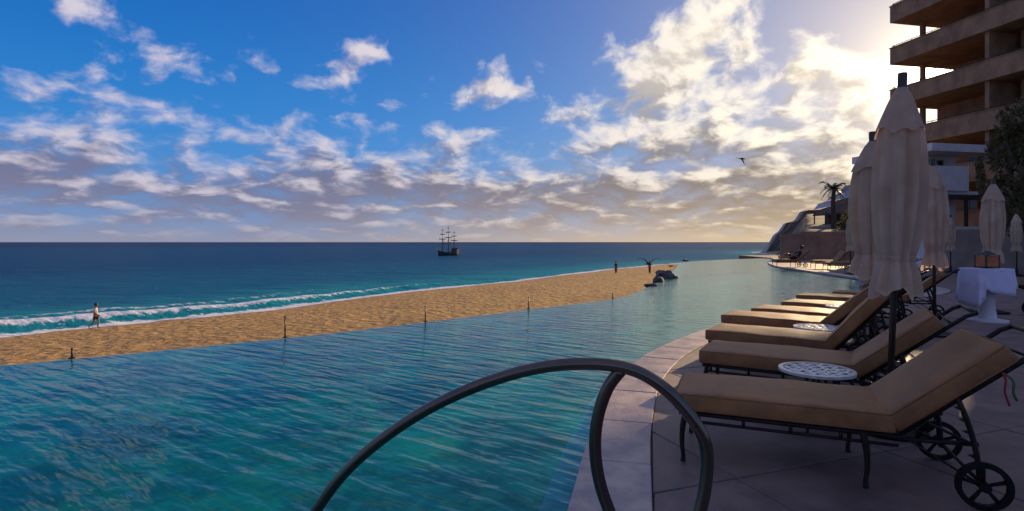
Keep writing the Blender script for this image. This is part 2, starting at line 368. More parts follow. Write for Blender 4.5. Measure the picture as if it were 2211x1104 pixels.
# ------------------------------------------------------------------ sea
def sea_material():
    m = bpy.data.materials.new('sea_water'); m.use_nodes = True; n = NT(m.node_tree); p = n.n['Principled BSDF']
    geo = n.add('ShaderNodeNewGeometry'); pos = geo.outputs['Position']
    at_ = n.add('ShaderNodeAttribute', attribute_name='off'); off = at_.outputs['Fac']         # metres offshore
    nz = n.noise(n.v('MULTIPLY', pos, (.03, .14, 0)), 1.0, 8, 0.68)
    o2 = n.m('ADD', off, n.m('MULTIPLY', n.m('SUBTRACT', nz, .5), n.m('ADD', n.m('MULTIPLY', off, 1.9), 3)))
    c = n.mix(n.ss(o2, 0, 30), (0.010, 0.270, 0.300), (0.001, 0.120, 0.210))
    c = n.mix(n.ss(o2, 15, 120), c, (0.000, 0.062, 0.150))
    c = n.mix(n.ss(o2, 150, 1500), c, (0.001, 0.022, 0.082))
    fz = n.noise(n.v('MULTIPLY', pos, (1.0, 1.0, 0)), 1.6, 7, 0.65, .6)
    lace = n.noise(n.v('MULTIPLY', pos, (.35, .35, 0)), 1.0, 5, 0.6)
    foam1 = n.ss(n.m('SUBTRACT', n.m('ADD', fz, n.m('MULTIPLY', lace, .7)), n.ss(off, 0.3, 2.8, 0.30, 1.05, 'LINEAR')), 0.0, 0.12)
    at2 = n.add('ShaderNodeAttribute', attribute_name='crest')
    foam2 = n.m('MULTIPLY', n.ss(n.m('ADD', at2.outputs['Fac'], n.m('MULTIPLY', n.m('SUBTRACT', fz, .5), 1.6)), 0.45, 0.75), n.ss(off, 8, 22, 1, 0))
    foam = n.m('MAXIMUM', foam1, foam2)
    b = n.add('ShaderNodeBump'); b.inputs['Strength'].default_value = 1.0; b.inputs['Distance'].default_value = 0.55
    h = n.m('ADD', n.noise(n.v('MULTIPLY', pos, (.35, .75, 0)), 1.0, 7, 0.62), n.m('MULTIPLY', n.noise(n.v('MULTIPLY', pos, (.06, .16, 0)), 1.0, 4, .5), 1.5))
    n.put(b.inputs['Height'], h); n.n.remove(p)
    df = n.add('ShaderNodeBsdfDiffuse'); n.put(df.inputs[0], n.mix(foam, c, (0.80, 0.80, 0.82))); n.l.new(b.outputs[0], df.inputs['Normal'])
    gl = n.add('ShaderNodeBsdfGlossy'); gl.inputs['Roughness'].default_value = .22; n.l.new(b.outputs[0], gl.inputs['Normal'])
    cth = n.m('ABSOLUTE', n.v('DOT_PRODUCT', geo.outputs['Incoming'], b.outputs[0]))
    fres = n.m('MULTIPLY_ADD', n.m('POWER', n.m('SUBTRACT', 1.0, cth, clamp=True), 4.0), .22, .02)    # a rough sea never reaches full grazing reflection
    fres = n.m('MULTIPLY', fres, n.m('SUBTRACT', 1.0, foam))
    mx = n.add('ShaderNodeMixShader'); n.l.new(fres, mx.inputs[0]); n.l.new(df.outputs[0], mx.inputs[1]); n.l.new(gl.outputs[0], mx.inputs[2])
    n.l.new(mx.outputs[0], n.n['Material Output'].inputs[0])
    return m
azs = np.radians(np.linspace(-80, 70, 420)); ds = np.concatenate([np.geomspace(18, 400, 330), np.geomspace(410, 90000, 90)])
DD, AA = np.meshgrid(ds, azs, indexing='ij'); SX = DD*np.sin(AA); SY = DD*np.cos(AA)
sdist = -shore_dist(SX, SY)
near = np.clip(1-DD/500, 0, 1)
SZ = SEA_Z + near*(0.16*vnoise(SX, SY, .35, 1)+0.10*vnoise(SX, SY, .9, 2))
lat = vnoise(SX, SY, .05, 5)*2.2
ridge = np.exp(-((sdist-4.4-lat*.6)/1.0)**2)+.6*np.exp(-((sdist-10.5-lat*1.3)/1.6)**2)
ridge *= np.clip(.55+.65*vnoise(SX, SY, .045, 8), 0, 1)
SZ = np.where(sdist < 3, SEA_Z+(SZ-SEA_Z)*np.clip(sdist/3, 0, 1), SZ) + .8*ridge*near
SZ = np.where(sdist < -3, SEA_Z-.3, SZ)
grid_obj('sea', SX, SY, SZ, sea_material(), {'off': np.clip(sdist, -5, 1e6), 'crest': ridge})

# ------------------------------------------------------------------ beach and land
def sand_material():
    m = bpy.data.materials.new('beach_sand'); m.use_nodes = True; n = NT(m.node_tree); p = n.n['Principled BSDF']
    geo = n.add('ShaderNodeNewGeometry'); pos = geo.outputs['Position']
    a = n.add('ShaderNodeAttribute', attribute_name='inland').outputs['Fac']
    f = n.noise(n.v('MULTIPLY', pos, (1.0, .6, 1)), 3.6, 6, .70); g = n.noise(pos, .12, 4, .5)
    c = n.mix(n.ss(f, .34, .66), (0.330, 0.178, 0.055), (0.62, 0.375, 0.135))
    c = n.mix(n.m('MULTIPLY', n.ss(g, .45, .7), .35), c, (0.30, 0.17, 0.07))
    c = n.mix(n.ss(n.m('ADD', a, n.m('MULTIPLY', g, 1.5)), 1.0, 4.2, .85, 0), c, (0.20, 0.115, 0.055))   # wet rim
    n.put(p.inputs['Base Color'], c); n.put(p.inputs['Roughness'], n.ss(a, .3, 2.2, .35, .95)); p.inputs['Specular IOR Level'].default_value = .25
    b = n.add('ShaderNodeBump'); b.inputs['Strength'].default_value = 1.0; b.inputs['Distance'].default_value = .28
    vo = n.add('ShaderNodeTexVoronoi'); n.put(vo.inputs['Vector'], pos); vo.inputs['Scale'].default_value = 1.7
    n.put(b.inputs['Height'], n.m('ADD', n.m('MULTIPLY', vo.outputs[0], .5), n.noise(pos, 1.6, 6, .6))); n.l.new(b.outputs[0], p.inputs['Normal'])
    return m
bx = np.concatenate([np.arange(-90, 70, .6), np.geomspace(70, 700, 60)]); by = np.concatenate([np.arange(2, 130, .6), np.geomspace(130, 800, 90)])
BY, BX = np.meshgrid(by, bx, indexing='ij'); bd = shore_dist(BX, BY)
bd2 = bd+.7*vnoise(BX, BY, .22, 3)*np.clip(1.2-np.abs(bd)/12, 0, 1)
BZ = np.where(bd2 < 0, SEA_Z+bd2*.12, SEA_Z+1.5*(1-np.exp(-np.maximum(bd2, 0)/13))+.018*np.maximum(bd2, 0))
BZ = np.minimum(BZ, -2.4)+np.where(bd > 1, .05*vnoise(BX, BY, 1.3, 6)+.05*vnoise(BX, BY, 3.1, 7), 0)
grid_obj('beach', BX, BY, BZ, sand_material(), {'inland': bd2})
def beach_z(x, y):
    d = float(shore_dist(np.array([x]), np.array([y]))[0])
    return min(-2.4, SEA_Z+1.5*(1-math.exp(-max(d, 0)/13))+.018*max(d, 0)) if d > 0 else SEA_Z+d*.12

# headland cliff far behind the hotel, and the planted slope in front of it
hx = np.linspace(150, 640, 150); hy = np.linspace(330, 760, 110); HYg, HXg = np.meshgrid(hy, hx, indexing='ij')
hd = shore_dist(HXg, HYg)
HZ = SEA_Z-1+np.clip(hd-4, 0, None)**.80*1.85*(1+.30*vnoise(HXg, HYg, .045, 11))+3.4*np.abs(vnoise(HXg, HYg, .11, 12))*np.clip(hd/12, 0, 1)+2.0*vnoise(HXg, HYg, .33, 13)*np.clip(hd/12, 0, 1)
HZ = HZ*.55+np.round(HZ/7)*7*.45
HZ = np.minimum(HZ, 80+3*vnoise(HXg, HYg, .05, 14))
grid_obj('headland_hill', HXg, HYg, HZ, M_cliff)
tx = np.linspace(23, 140, 80); ty = np.linspace(47.5, 150, 60); TY, TX = np.meshgrid(ty, tx, indexing='ij')
TZ = np.clip(1.7+(TY-48)*.055+(TX-24)*.03, 0, 9)+.25*vnoise(TX, TY, .4, 15)-np.clip(.53*TY-TX, 0, 40)*1.3
grid_obj('hillside', TX, TY, TZ, mat('dry_slope', (0.17, 0.125, 0.075), .95, var=.4, scale=.6, bump=.8, bscale=4))

# ------------------------------------------------------------------ pool
pool_poly = inf_c+list(reversed(edge_c))
def water_material():
    m = bpy.data.materials.new('pool_water'); m.use_nodes = True; n = NT(m.node_tree); n.n.remove(n.n['Principled BSDF'])
    geo = n.add('ShaderNodeNewGeometry'); pos = geo.outputs['Position']
    u = n.v('DOT_PRODUCT', pos, (.82, -.57, 0)); v = n.v('DOT_PRODUCT', pos, (.57, .82, 0))     # ripple crests run along u
    wv = n.noise(pos, .8, 2, .5)
    h1 = n.noise(n.comb(n.m('MULTIPLY', u, 1.3), n.m('ADD', n.m('MULTIPLY', v, 6.2), n.m('MULTIPLY', wv, 1.3)), 0), 1.2, 2, .42, .1)
    u2 = n.v('DOT_PRODUCT', pos, (.97, -.25, 0)); v2 = n.v('DOT_PRODUCT', pos, (.25, .97, 0))
    h2 = n.noise(n.comb(n.m('MULTIPLY', u2, 2.2), n.m('MULTIPLY', v2, 6.0), 3), 1.2, 2, .5)
    h3 = n.noise(pos, .45, 2, .5)
    h = n.m('ADD', n.m('ADD', n.m('MULTIPLY', h1, 1.35), n.m('MULTIPLY', h2, .42)), n.m('MULTIPLY', h3, .8))
    b = n.add('ShaderNodeBump'); b.inputs['Strength'].default_value = 1.0; b.inputs['Distance'].default_value = .022
    n.put(b.inputs['Height'], h)
    cth = n.m('ABSOLUTE', n.v('DOT_PRODUCT', geo.outputs['Incoming'], b.outputs[0]))
    fres = n.m('MULTIPLY_ADD', n.m('POWER', n.m('SUBTRACT', 1.0, cth, clamp=True), 5.0), .84, .016)     # the same from above and below
    gl = n.add('ShaderNodeBsdfGlossy'); gl.inputs['Roughness'].default_value = .10; n.l.new(b.outputs[0], gl.inputs['Normal']); gl.inputs['Color'].default_value = (.88, .98, .98, 1)
    tr = n.add('ShaderNodeBsdfTransparent'); tr.inputs['Color'].default_value = (.42, .92, .95, 1)
    mx = n.add('ShaderNodeMixShader'); n.l.new(fres, mx.inputs[0])
    sc = n.add('ShaderNodeBsdfDiffuse'); n.put(sc.inputs[0], n.mix(n.ss(n.noise(pos, 1.3, 4, .6, .5), .38, .66), (0.000, 0.135, 0.120), (0.004, 0.370, 0.240)))    # light scattered back by the water itself
    body = n.add('ShaderNodeMixShader'); body.inputs[0].default_value = .45; n.l.new(tr.outputs[0], body.inputs[1]); n.l.new(sc.outputs[0], body.inputs[2])
    n.l.new(body.outputs[0], mx.inputs[1]); n.l.new(gl.outputs[0], mx.inputs[2])
    n.l.new(mx.outputs[0], n.n['Material Output'].inputs[0]); return m
def flat(name, poly, z, m, kind='structure', parent=None):
    bm = bmesh.new(); vs = [bm.verts.new((p[0], p[1], z)) for p in poly]; f = bm.faces.new(vs); f.normal_update()
    if f.normal.z < 0: f.normal_flip()
    bmesh.ops.triangulate(bm, faces=bm.faces); me = bpy.data.meshes.new(name); bm.to_mesh(me); bm.free(); me.materials.append(m)
    o = link(name, me, parent)
    if kind: o['kind'] = kind
    return o
flat('pool_water', pool_poly, WATER_Z, water_material())
def basin_material():
    m = bpy.data.materials.new('pool_mosaic_caustics'); m.use_nodes = True; n = NT(m.node_tree); p = n.n['Principled BSDF']
    geo = n.add('ShaderNodeNewGeometry'); pos = geo.outputs['Position']
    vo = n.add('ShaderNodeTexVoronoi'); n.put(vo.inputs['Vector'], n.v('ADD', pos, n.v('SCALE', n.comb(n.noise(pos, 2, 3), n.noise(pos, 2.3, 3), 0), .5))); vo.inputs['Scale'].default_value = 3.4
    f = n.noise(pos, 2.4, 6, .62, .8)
    c = n.mix(n.ss(f, .36, .64), (0.001, 0.100, 0.130), (0.006, 0.330, 0.285))  # caustic-like light mottling painted into the teal tile colour
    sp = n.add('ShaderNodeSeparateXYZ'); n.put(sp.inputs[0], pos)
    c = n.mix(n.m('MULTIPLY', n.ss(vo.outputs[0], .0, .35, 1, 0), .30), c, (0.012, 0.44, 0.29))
    n.put(p.inputs['Base Color'], c); p.inputs['Roughness'].default_value = .6
    return m
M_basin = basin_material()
bs = MB(); n_ = len(pool_poly)
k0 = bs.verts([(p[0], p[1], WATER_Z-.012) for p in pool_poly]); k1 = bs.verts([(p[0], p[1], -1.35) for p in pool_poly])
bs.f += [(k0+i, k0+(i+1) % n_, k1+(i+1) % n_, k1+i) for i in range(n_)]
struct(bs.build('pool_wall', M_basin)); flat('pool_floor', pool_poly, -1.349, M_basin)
# outer face of the infinity edge and its catch ledge below
ow = MB(); o1 = offset(inf_c, -.02); o2 = offset(inf_c, -.10)
for a, b in ((0, len(inf_c)),):
    ka = ow.verts([(p.x, p.y, WATER_Z-.006) for p in inf_c]); kb = ow.verts([(p.x, p.y, WATER_Z-.05) for p in o2]); kc = ow.verts([(p.x, p.y, -4.5) for p in o2])
    n2 = len(inf_c); ow.f += [(ka+i, ka+i+1, kb+i+1, kb+i) for i in range(n2-1)]+[(kb+i, kb+i+1, kc+i+1, kc+i) for i in range(n2-1)]
struct(ow.build('infinity_edge', M_rock))
# shelf under water along the deck side
sh0 = offset(edge_c, 0.0); sh1 = offset(edge_c, -.24); lm = MB(); n2 = len(sh0)
ka = lm.verts([(p.x, p.y, -.17) for p in sh0]); kb = lm.verts([(p.x, p.y, -.17) for p in sh1]); kc = lm.verts([(p.x, p.y, -1.34) for p in sh1])
lm.f += [(ka+i, ka+i+1, kb+i+1, kb+i) for i in range(n2-1)]+[(kb+i, kb+i+1, kc+i+1, kc+i) for i in range(n2-1)]
struct(lm.build('pool_ledge', M_ledge))
# deck: mortar bed, paving slabs and coping stones
deck_poly = list(edge_c)+[Vector((24.5, 60)), Vector((90, 60)), Vector((90, -14)), Vector((-16, -14))]
deck = MB().prism([(p.x, p.y) for p in deck_poly], -.9, -.022)
bm = bmesh.new(); me = deck.mesh('deck', M_deckbase); bm.from_mesh(me); bmesh.ops.triangulate(bm, faces=[f for f in bm.faces if len(f.verts) > 4]); bm.to_mesh(me); bm.free()
deck = struct(link('deck', me))
COP = .40
cop_out = offset(edge_c, COP); cop_in = offset(edge_c, -.03)
kerb = MB(); n2 = len(edge_c)                                  # tiled waterline band below the coping
ka = kerb.verts([(p.x, p.y, -.05) for p in edge_c]); kb = kerb.verts([(p.x, p.y, -.168) for p in edge_c]); kerb.f += [(ka+i, ka+i+1, kb+i+1, kb+i) for i in range(n2-1)]
struct(kerb.build('waterline_tiles', M_tile))
cop = struct(MB().prism([(p.x, p.y) for p in edge_c[:1]]+[(edge_c[0].x-.2, edge_c[0].y), (edge_c[0].x-.2, edge_c[0].y-.2)], -.06, -.05).build('pool_coping', M_coping))
L = [0]
for a, b in zip(edge_c[:-1], edge_c[1:]): L.append(L[-1]+(b-a).length)
def along(curve, s):
    for i in range(len(L)-1):
        if s <= L[i+1]: t = (s-L[i])/max(1e-9, L[i+1]-L[i]); return curve[i].lerp(curve[i+1], t)
    return curve[-1]
s = 12.0; J = .003
while s < L[-1]-1:
    ln = rnd.uniform(.72, .92) if s < 32 else 1.6
    a, b, mid = s+J, s+ln-J, s+ln/2
    P = [along(cop_in, a), along(cop_in, mid), along(cop_in, b), along(cop_out, b), along(cop_out, mid), along(cop_out, a)]
    zt = .012+rnd.uniform(-.002, .003); st = MB(); P = [(p.x, p.y) for p in P]; cx = sum(p[0] for p in P)/6; cy = sum(p[1] for p in P)/6
    st.prism(P, -.055, zt-.008); top = [(cx+(x-cx)*.978, cy+(y-cy)*.978) for x, y in P]
    k = len(st.v); st.verts([(x, y, zt) for x, y in top]); st.f.pop(1)      # chamfered arris
    st.f += [(6+i, 6+(i+1) % 6, k+(i+1) % 6, k+i) for i in range(6)]+[tuple(k+i for i in range(6))]
    st.build('coping_stone', M_coping, cop); s += ln
def clip(poly, p0, nrm):                    # keep the side nrm points to
    out = []
    for i, a in enumerate(poly):
        b = poly[(i+1) % len(poly)]; da, db = (a-p0).dot(nrm), (b-p0).dot(nrm)
        if da >= 0: out.append(a)
        if da*db < 0: out.append(a.lerp(b, da/(da-db)))
    return out
ga = Vector((math.cos(R(20)), math.sin(R(20)))); gb = Vector((-ga.y, ga.x)); SL = 1.25
ec = np.array([(p.x, p.y) for p in edge_c])
in_c = [p for p in edge_c]
def pool_side(p):                            # >0 on the deck side of the curve, distance
    d = np.hypot(ec[:, 0]-p.x, ec[:, 1]-p.y); i = int(d.argmin()); t = (edge_c[min(i+1, len(edge_c)-1)]-edge_c[max(i-1, 0)]).normalized()
    nr = Vector((t.y, -t.x)); return (p-edge_c[i]).dot(nr), edge_c[i], nr
cnt = 0
org = Vector((1.33, 3.30))
for i in range(-14, 22):
    for j in range(-8, 22):
        c0 = org+ga*(i*SL)+gb*(j*SL); cen = c0+ga*SL/2+gb*SL/2
        if cen.y < .2 or cen.y > 16 or cen.x > 1.05*cen.y+2.5 or cen.x < -.5: continue
        g = .0045; poly = [c0+ga*g+gb*g, c0+ga*(SL-g)+gb*g, c0+ga*(SL-g)+gb*(SL-g), c0+ga*g+gb*(SL-g)]
        for p in list(poly)+[cen]:
            dd, q, nr = pool_side(p)
            if dd < COP*.7+.35: poly = clip(poly, q+nr*(COP+.006), nr)
            if len(poly) < 3: break
        if len(poly) < 3: continue
        sb = MB(); P = [(p.x, p.y) for p in poly]; n3 = len(P); zt = rnd.uniform(-.003, .003)
        cx = sum(p[0] for p in P)/n3; cy = sum(p[1] for p in P)/n3
        a = sb.verts([(x, y, -.024) for x, y in P]); b = sb.verts([(x, y, zt-.006) for x, y in P]); t = sb.verts([(cx+(x-cx)*.993, cy+(y-cy)*.993, zt) for x, y in P])
        for u, v_ in ((a, b), (b, t)): sb.f += [(u+k, u+(k+1) % n3, v_+(k+1) % n3, v_+k) for k in range(n3)]
        sb.f.append(tuple(t+k for k in range(n3)))
        sb.build('paving_slab', M_deck, deck); cnt += 1
deckfar = struct(flat('far_paving', offset(edge_c[-120:], COP+.01)+[Vector((60, 55)), Vector((60, 14)), Vector((16.5, 14.8))], -.010, M_deck))

# ------------------------------------------------------------------ hotel building
bld = thing('hotel_building', 'tall tan hotel block with stacked open balconies at the right edge', 'building', (27.2, 40, 0), R(11.86))
TOPS = [3.3, 6.3, 9.3, 12.3, 15.3, 18.3, 21.3]
D_END, LEN, DEP, WX = 0, 27, 16, 4.9
for z in TOPS:
    m = MB(); zb = z-1.15
    m.span((.22, -LEN, zb), (DEP, -.22, zb+.34)); m.span((0, -LEN, zb-.003), (.219, 0, z)); m.span((.221, -.219, zb-.003), (DEP, 0, z))
    m.span((-.05, -LEN, z), (.27, .05, z+.05))
    m.build('balcony_slab', M_stucco, bld)
    rl = MB().tube([(.11, -LEN, z+.17), (.11, -.11, z+.17)], .025, 6).tube([(.11, -.11, z+.17), (4.8, -.11, z+.17)], .025, 6)
    for k in range(18): rl.tube([(.11, -.11-k*1.5, z+.04), (.11, -.11-k*1.5, z+.17)], .02, 6)
    rl.build('railing', M_dark, bld, True)
for i, z in enumerate(TOPS):
    z0 = 0 if i == 0 else TOPS[i-1]-.81; z1 = z-1.15
    MB().span((WX if i != 3 else 3.5, -LEN, z0), (DEP-.4, -.55, z1)).build('wall', M_stucco, bld)  # one storey's wall is brought forward to block sun from the right-hand deck
    for x, y in ((2.36, -.45), (2.2, -7.2), (2.2, -14.0)):
        MB().lathe([(.19, z0), (.19, z1)], 12, (x, y)).build('column', M_stucco, bld, True, 40)
    MB().span((.3, -6.6, z0), (WX-.002, -6.35, z1)).build('dividing_wall', M_stucco, bld)
    MB().span((.3, -13.4, z0), (WX-.002, -13.15, z1)).build('dividing_wall', M_stucco, bld)
    if i == 3: continue
    for yc in (-2.6, -5.0, -9.0, -11.6, -16, -19):
        fr = MB(); a, b, c_, d_ = yc-.9, yc+.9, z0+.02, z0+1.95
        for (p, q) in (((WX-.06, a, c_), (WX-.004, a+.08, d_)), ((WX-.06, b-.08, c_), (WX-.004, b, d_)), ((WX-.06, a+.081, d_-.08), (WX-.004, b-.081, d_)), ((WX-.06, yc-.04, c_), (WX-.004, yc+.04, d_-.081))): fr.span(p, q)
        f = fr.build('window', M_frame, bld)
        MB().span((WX-.03, a+.08, c_), (WX-.005, yc-.04, d_-.08)).build('pane', M_glass, f); MB().span((WX-.03, yc+.04, c_), (WX-.005, b-.08, d_-.08)).build('pane', M_glass, f)

# lower white annex in front of the block
ax = thing('white_annex', 'small white two storey annex with a solid white balcony below the hotel', 'building', (22.55, 30, 0), R(11.86))
A = MB(); A.span((0, 0, 0), (3.4, 5, 2.25)).span((0, 1.4, 2.251), (3.4, 5, 6.3)); A.build('wall', M_stucco2, ax)
MB().span((-.12, -.25, 6.301), (3.5, 5.1, 6.72)).build('roof_slab', M_stucco2, ax)
MB().span((0, -.002, 4.2), (2.6, .12, 5.55)).build('balcony_parapet', M_stucco2, ax)
MB().span((0, .121, 4.0), (3.4, 1.399, 4.199)).build('balcony_floor', M_stucco2, ax)
MB().span((-.04, -.06, 3.72), (3.44, .118, 3.999)).build('beam', M_dark, ax)
for x in (.1, 1.1, 2.5): MB().span((x-.07, .0, 2.251), (x+.07, .13, 3.719)).build('post', M_dark, ax)
for (x0, x1, z0, z1) in ((.25, 1.55, 5.0, 6.1), (2.05, 2.5, 5.0, 6.1), (.3, 1.0, 2.3, 3.7), (1.3, 2.4, 2.3, 3.7)):
    fr = MB(); y = 1.4
    fr.span((x0, y-.06, z0), (x0+.07, y-.003, z1)).span((x1-.07, y-.06, z0), (x1, y-.003, z1)).span((x0+.071, y-.06, z1-.07), (x1-.071, y-.003, z1)).span((x0+.071, y-.06, z0), (x1-.071, y-.003, z0+.07))
    f = fr.build('window', M_frame, ax); MB().span((x0+.07, y-.03, z0+.07), (x1-.07, y-.004, z1-.07)).build('pane', M_glass, f)
# garden walls
wa = MB().span((0, 0, -.02), (16, .3, 2.0)).span((1.6, -.03, 2.001), (16, .33, 2.25)).span((0, -.03, 2.001), (1.599, .33, 2.07))
tag(wa.build('garden_wall', M_wall, None, loc=(21.9, 45.2, 0)), 'long tan garden wall behind the far loungers and below the palm', 'wall').rotation_euler = (0, 0, R(-3))
wb = MB().span((0, -18, -.02), (.3, 3.6, 1.92)).span((-.03, -18, 1.921), (.33, 3.63, 2.06))
tag(wb.build('garden_wall', M_wall, None, loc=(23.2, 28.6, 0)), 'tan garden wall below the white annex, behind the closed parasols', 'wall').rotation_euler = (0, 0, R(11.86))

# ------------------------------------------------------------------ vegetation and hut on the slope
def leaf_cloud(center, radii, n, size, seed, hollow=.35):
    r = random.Random(seed); mb = MB(); lumps = [(Vector((r.gauss(0, .5), r.gauss(0, .5), r.gauss(0, .5))), r.uniform(.28, .55)) for _ in range(16)]
    while n:
        lp, lr = r.choice(lumps); d = Vector((r.gauss(0, 1), r.gauss(0, 1), r.gauss(0, 1))).normalized()*lr*r.uniform(hollow, 1)**.5
        q = lp+d
        if q.length > 1.15: continue
        p = Vector(center)+Vector([q[i]*radii[i] for i in range(3)]); e = Euler((r.uniform(0, 6.3), r.uniform(0, 6.3), r.uniform(0, 6.3))).to_matrix(); sz = size*r.uniform(.6, 1.4)
        k = mb.verts([p+e@Vector(t)*sz for t in ((-.5, 0, 0), (0, -.22, .06), (.5, 0, 0), (0, .22, .06))]); mb.f.append((k, k+1, k+2, k+3)); n -= 1
    return mb
tr = thing('leafy_tree', 'dense leafy tree against the hotel, right of the white annex', 'tree', (22.7, 24.0, 0))
MB().tube(smooth_curve([(0, 0, -.1), (.1, .05, 1.6), (-.05, .1, 3.2), (.1, 0, 4.6)]), [.24-.006*i for i in range(19)], 10).build('trunk', M_trunk, tr, True)
for k in range(6):
    a = k*1.05; MB().tube(smooth_curve([(0, 0, 2.6+.3*k), (math.cos(a)*.8, math.sin(a)*.8, 3.6+.3*k), (math.cos(a)*1.4, math.sin(a)*1.4, 5+.25*k)]), [.11-.006*i for i in range(13)], 7).build('limb', M_trunk, tr, True)
leaf_cloud((0.3, 0, 4.6), (2.0, 2.0, 3.0), 6200, .26, 3).build('crown', M_leaf, tr)
pl_base = at(1799, 497, 66)
pm = thing('palm_tree', 'palm tree silhouetted against the sky beside the dark hut', 'tree', pl_base)
MB().tube(smooth_curve([(0, 0, -.5), (.05, 0, 1.5), (-.03, 0, 3.2), (.1, 0, 4.9)]), [.30-.005*i for i in range(19)], 9).build('trunk', M_trunk, pm, True)
for k in range(26):
    a = k*2.399; up = rnd.uniform(-.1, 1.25); ln = rnd.uniform(1.3, 1.75); f = MB(); prev = None; spine = []
    for i in range(9):
        t = i/8; spine.append(Vector((.1, 0, 4.9))+Vector((math.cos(a)*ln*t*(1-.15*t), math.sin(a)*ln*t*(1-.15*t), ln*(up*t-.75*t*t))))
    f.tube(spine, [.03*(1-.8*i/8) for i in range(9)], 4)
    side = Vector((-math.sin(a), math.cos(a), 0))
    for i in range(1, 9):
        for sg in (-1, 1):
            p = spine[i]; d = (spine[i]-spine[i-1]).normalized(); e = p+side*sg*.42*(1-.45*i/8)+d*.25-Vector((0, 0, .16))
            b = f.verts([p-d*.07, p+d*.09, e]); f.f.append((b, b+1, b+2))
    f.build('frond', M_palm, pm)
h0 = at(1782, 499, 73)
hut = thing('thatched_hut', 'dark open hut with a sloping thatched roof behind the palm', 'hut', h0)
for x, y in ((.2, .2), (2.2, .2), (4.4, .2), (.2, 3), (4.4, 3)): MB().tube([(x, y, -.6), (x, y, 2.6)], .09, 8).build('post', M_dark, hut, True)
MB().span((-.3, .1, -.2), (4.8, 3.2, .05)).build('floor_deck', M_dark, hut); MB().span((1.6, 1.9, .051), (4.5, 3.0, 2.4)).build('back_wall', M_dark, hut)
rf = MB(); b = rf.verts([(.3, -.5, 2.3), (5.3, -.5, 2.6), (5.3, 3.6, 2.6), (.3, 3.6, 2.3), (2.2, 1.4, 3.6), (4.8, 1.4, 3.75), (.3, -.5, 2.1), (5.3, -.5, 2.4), (5.3, 3.6, 2.4), (.3, 3.6, 2.1)])
rf.f += [(b, b+1, b+5, b+4), (b+1, b+2, b+5), (b+2, b+3, b+4, b+5), (b+3, b, b+4), (b, b+6, b+7, b+1), (b+1, b+7, b+8, b+2), (b+2, b+8, b+9, b+3), (b+3, b+9, b+6, b), (b+6, b+9, b+8, b+7)]
rf.build('thatch_roof', M_thatch, hut)
for i, (px, py, Y, rx, rz_) in enumerate(((1838, 482, 62, 1.3, 1.6), (1862, 470, 60, 1.6, 2.2), (1822, 494, 60, .9, .8), (1905, 470, 56, 2.0, 2.4))):
    p = at(px, py, Y); lab = ['low dark shrub under the hut roof', 'taller dark shrub right of the hut', 'smallest shrub at the foot of the hut', 'broad shrub behind the parasols near the hut'][i]
    sh = thing('shrub', lab, 'shrub', (p.x, p.y, p.z-rz_), group='shrubs on the slope')
    leaf_cloud((0, 0, rz_*.9), (rx, rx, rz_), 900, .26, 20+i).build('foliage', M_leaf, sh)
    MB().tube([(0, 0, -1.0), (.05, 0, rz_)], [.06, .03], 6).build('stem', M_trunk, sh, True)

# ------------------------------------------------------------------ boulders at the pool edge
def boulder(r, seed, sq=(1, .8, .7)):
    bm = bmesh.new(); bmesh.ops.create_icosphere(bm, subdivisions=3, radius=1)
    for v in bm.verts:
        d = 1+.34*mnoise.noise(v.co*1.1+Vector((seed*7.1, 0, 0)))+.16*mnoise.noise(v.co*2.6+Vector((seed*3.3, 5, 0)))
        v.co = Vector([v.co[i]*d*r*sq[i] for i in range(3)])
    me = bpy.data.meshes.new('boulder'); bm.to_mesh(me); bm.free(); me.materials.append(M_rock); me.polygons.foreach_set('use_smooth', [True]*len(me.polygons)); me.set_sharp_from_angle(angle=R(32)); return me
BS = [(1440, 596, 23.0, .34, 'tallest dark boulder at the bend of the infinity edge'), (1421, 606, 21.0, .24, 'dark boulder just left of the tallest one'), (1404, 617, 18.9, .20, 'flat dark boulder nearest the camera on the infinity edge'), (1452, 600, 23.2, .25, 'dark boulder on the water side of the tallest one'), (1428, 590, 23.6, .24, 'low boulder behind the tallest one')]
for i, (px, py, Y, r, lab) in enumerate(BS):
    o = link('boulder', boulder(r, i+1, (1.15, .9, .62 if i != 2 else .42)), None, at(px, py, Y)); tag(o, lab, 'boulder', 'boulders on the pool edge'); o.rotation_euler = (0, 0, i*1.3)
    MB().tube([(0, 0, -r*.5), (0, 0, WATER_Z-o.location.z-.3)], [r*.8, r*.9], 9).build('rock_base', M_rock, o, True)

# ------------------------------------------------------------------ stanchions along the infinity edge
for px, yt, yb, lab in ((112, 772, 788, 'faint thin stanchion at the far left of the infinity edge'), (620, 688, 733, 'thin dark stanchion left of centre on the infinity edge'), (925, 664, 697, 'thin dark stanchion at the middle of the infinity edge'), (1148, 644, 669, 'thin dark stanchion right of centre on the infinity edge'), (1330, 640, 646, 'short thin stanchion nearest the boulders')):
    # foot on the rim at this bearing
    best = min(inf_c, key=lambda p: abs(p.x/p.y-(px-HX)/FPX) if p.y > 2 else 9); x, y = best.x-.07, best.y+.09
    h = max(.12, (yb-yt)/FPX*y)
    st = thing('stanchion', lab, 'post', (x, y, WATER_Z-.01), group='stanchions along the infinity edge')
    MB().tube([(0, 0, 0), (0, 0, h)], .011, 8).build('rod', M_post, st, True); MB().lathe([(.0, 0), (.04, 0), (.04, .012), (.016, .02)], 12).build('base_plate', M_post, st, True, 40); MB().lathe([(.011, h-.002), (.015, h+.008), (.0, h+.022)], 10).build('cap', M_post, st, True)

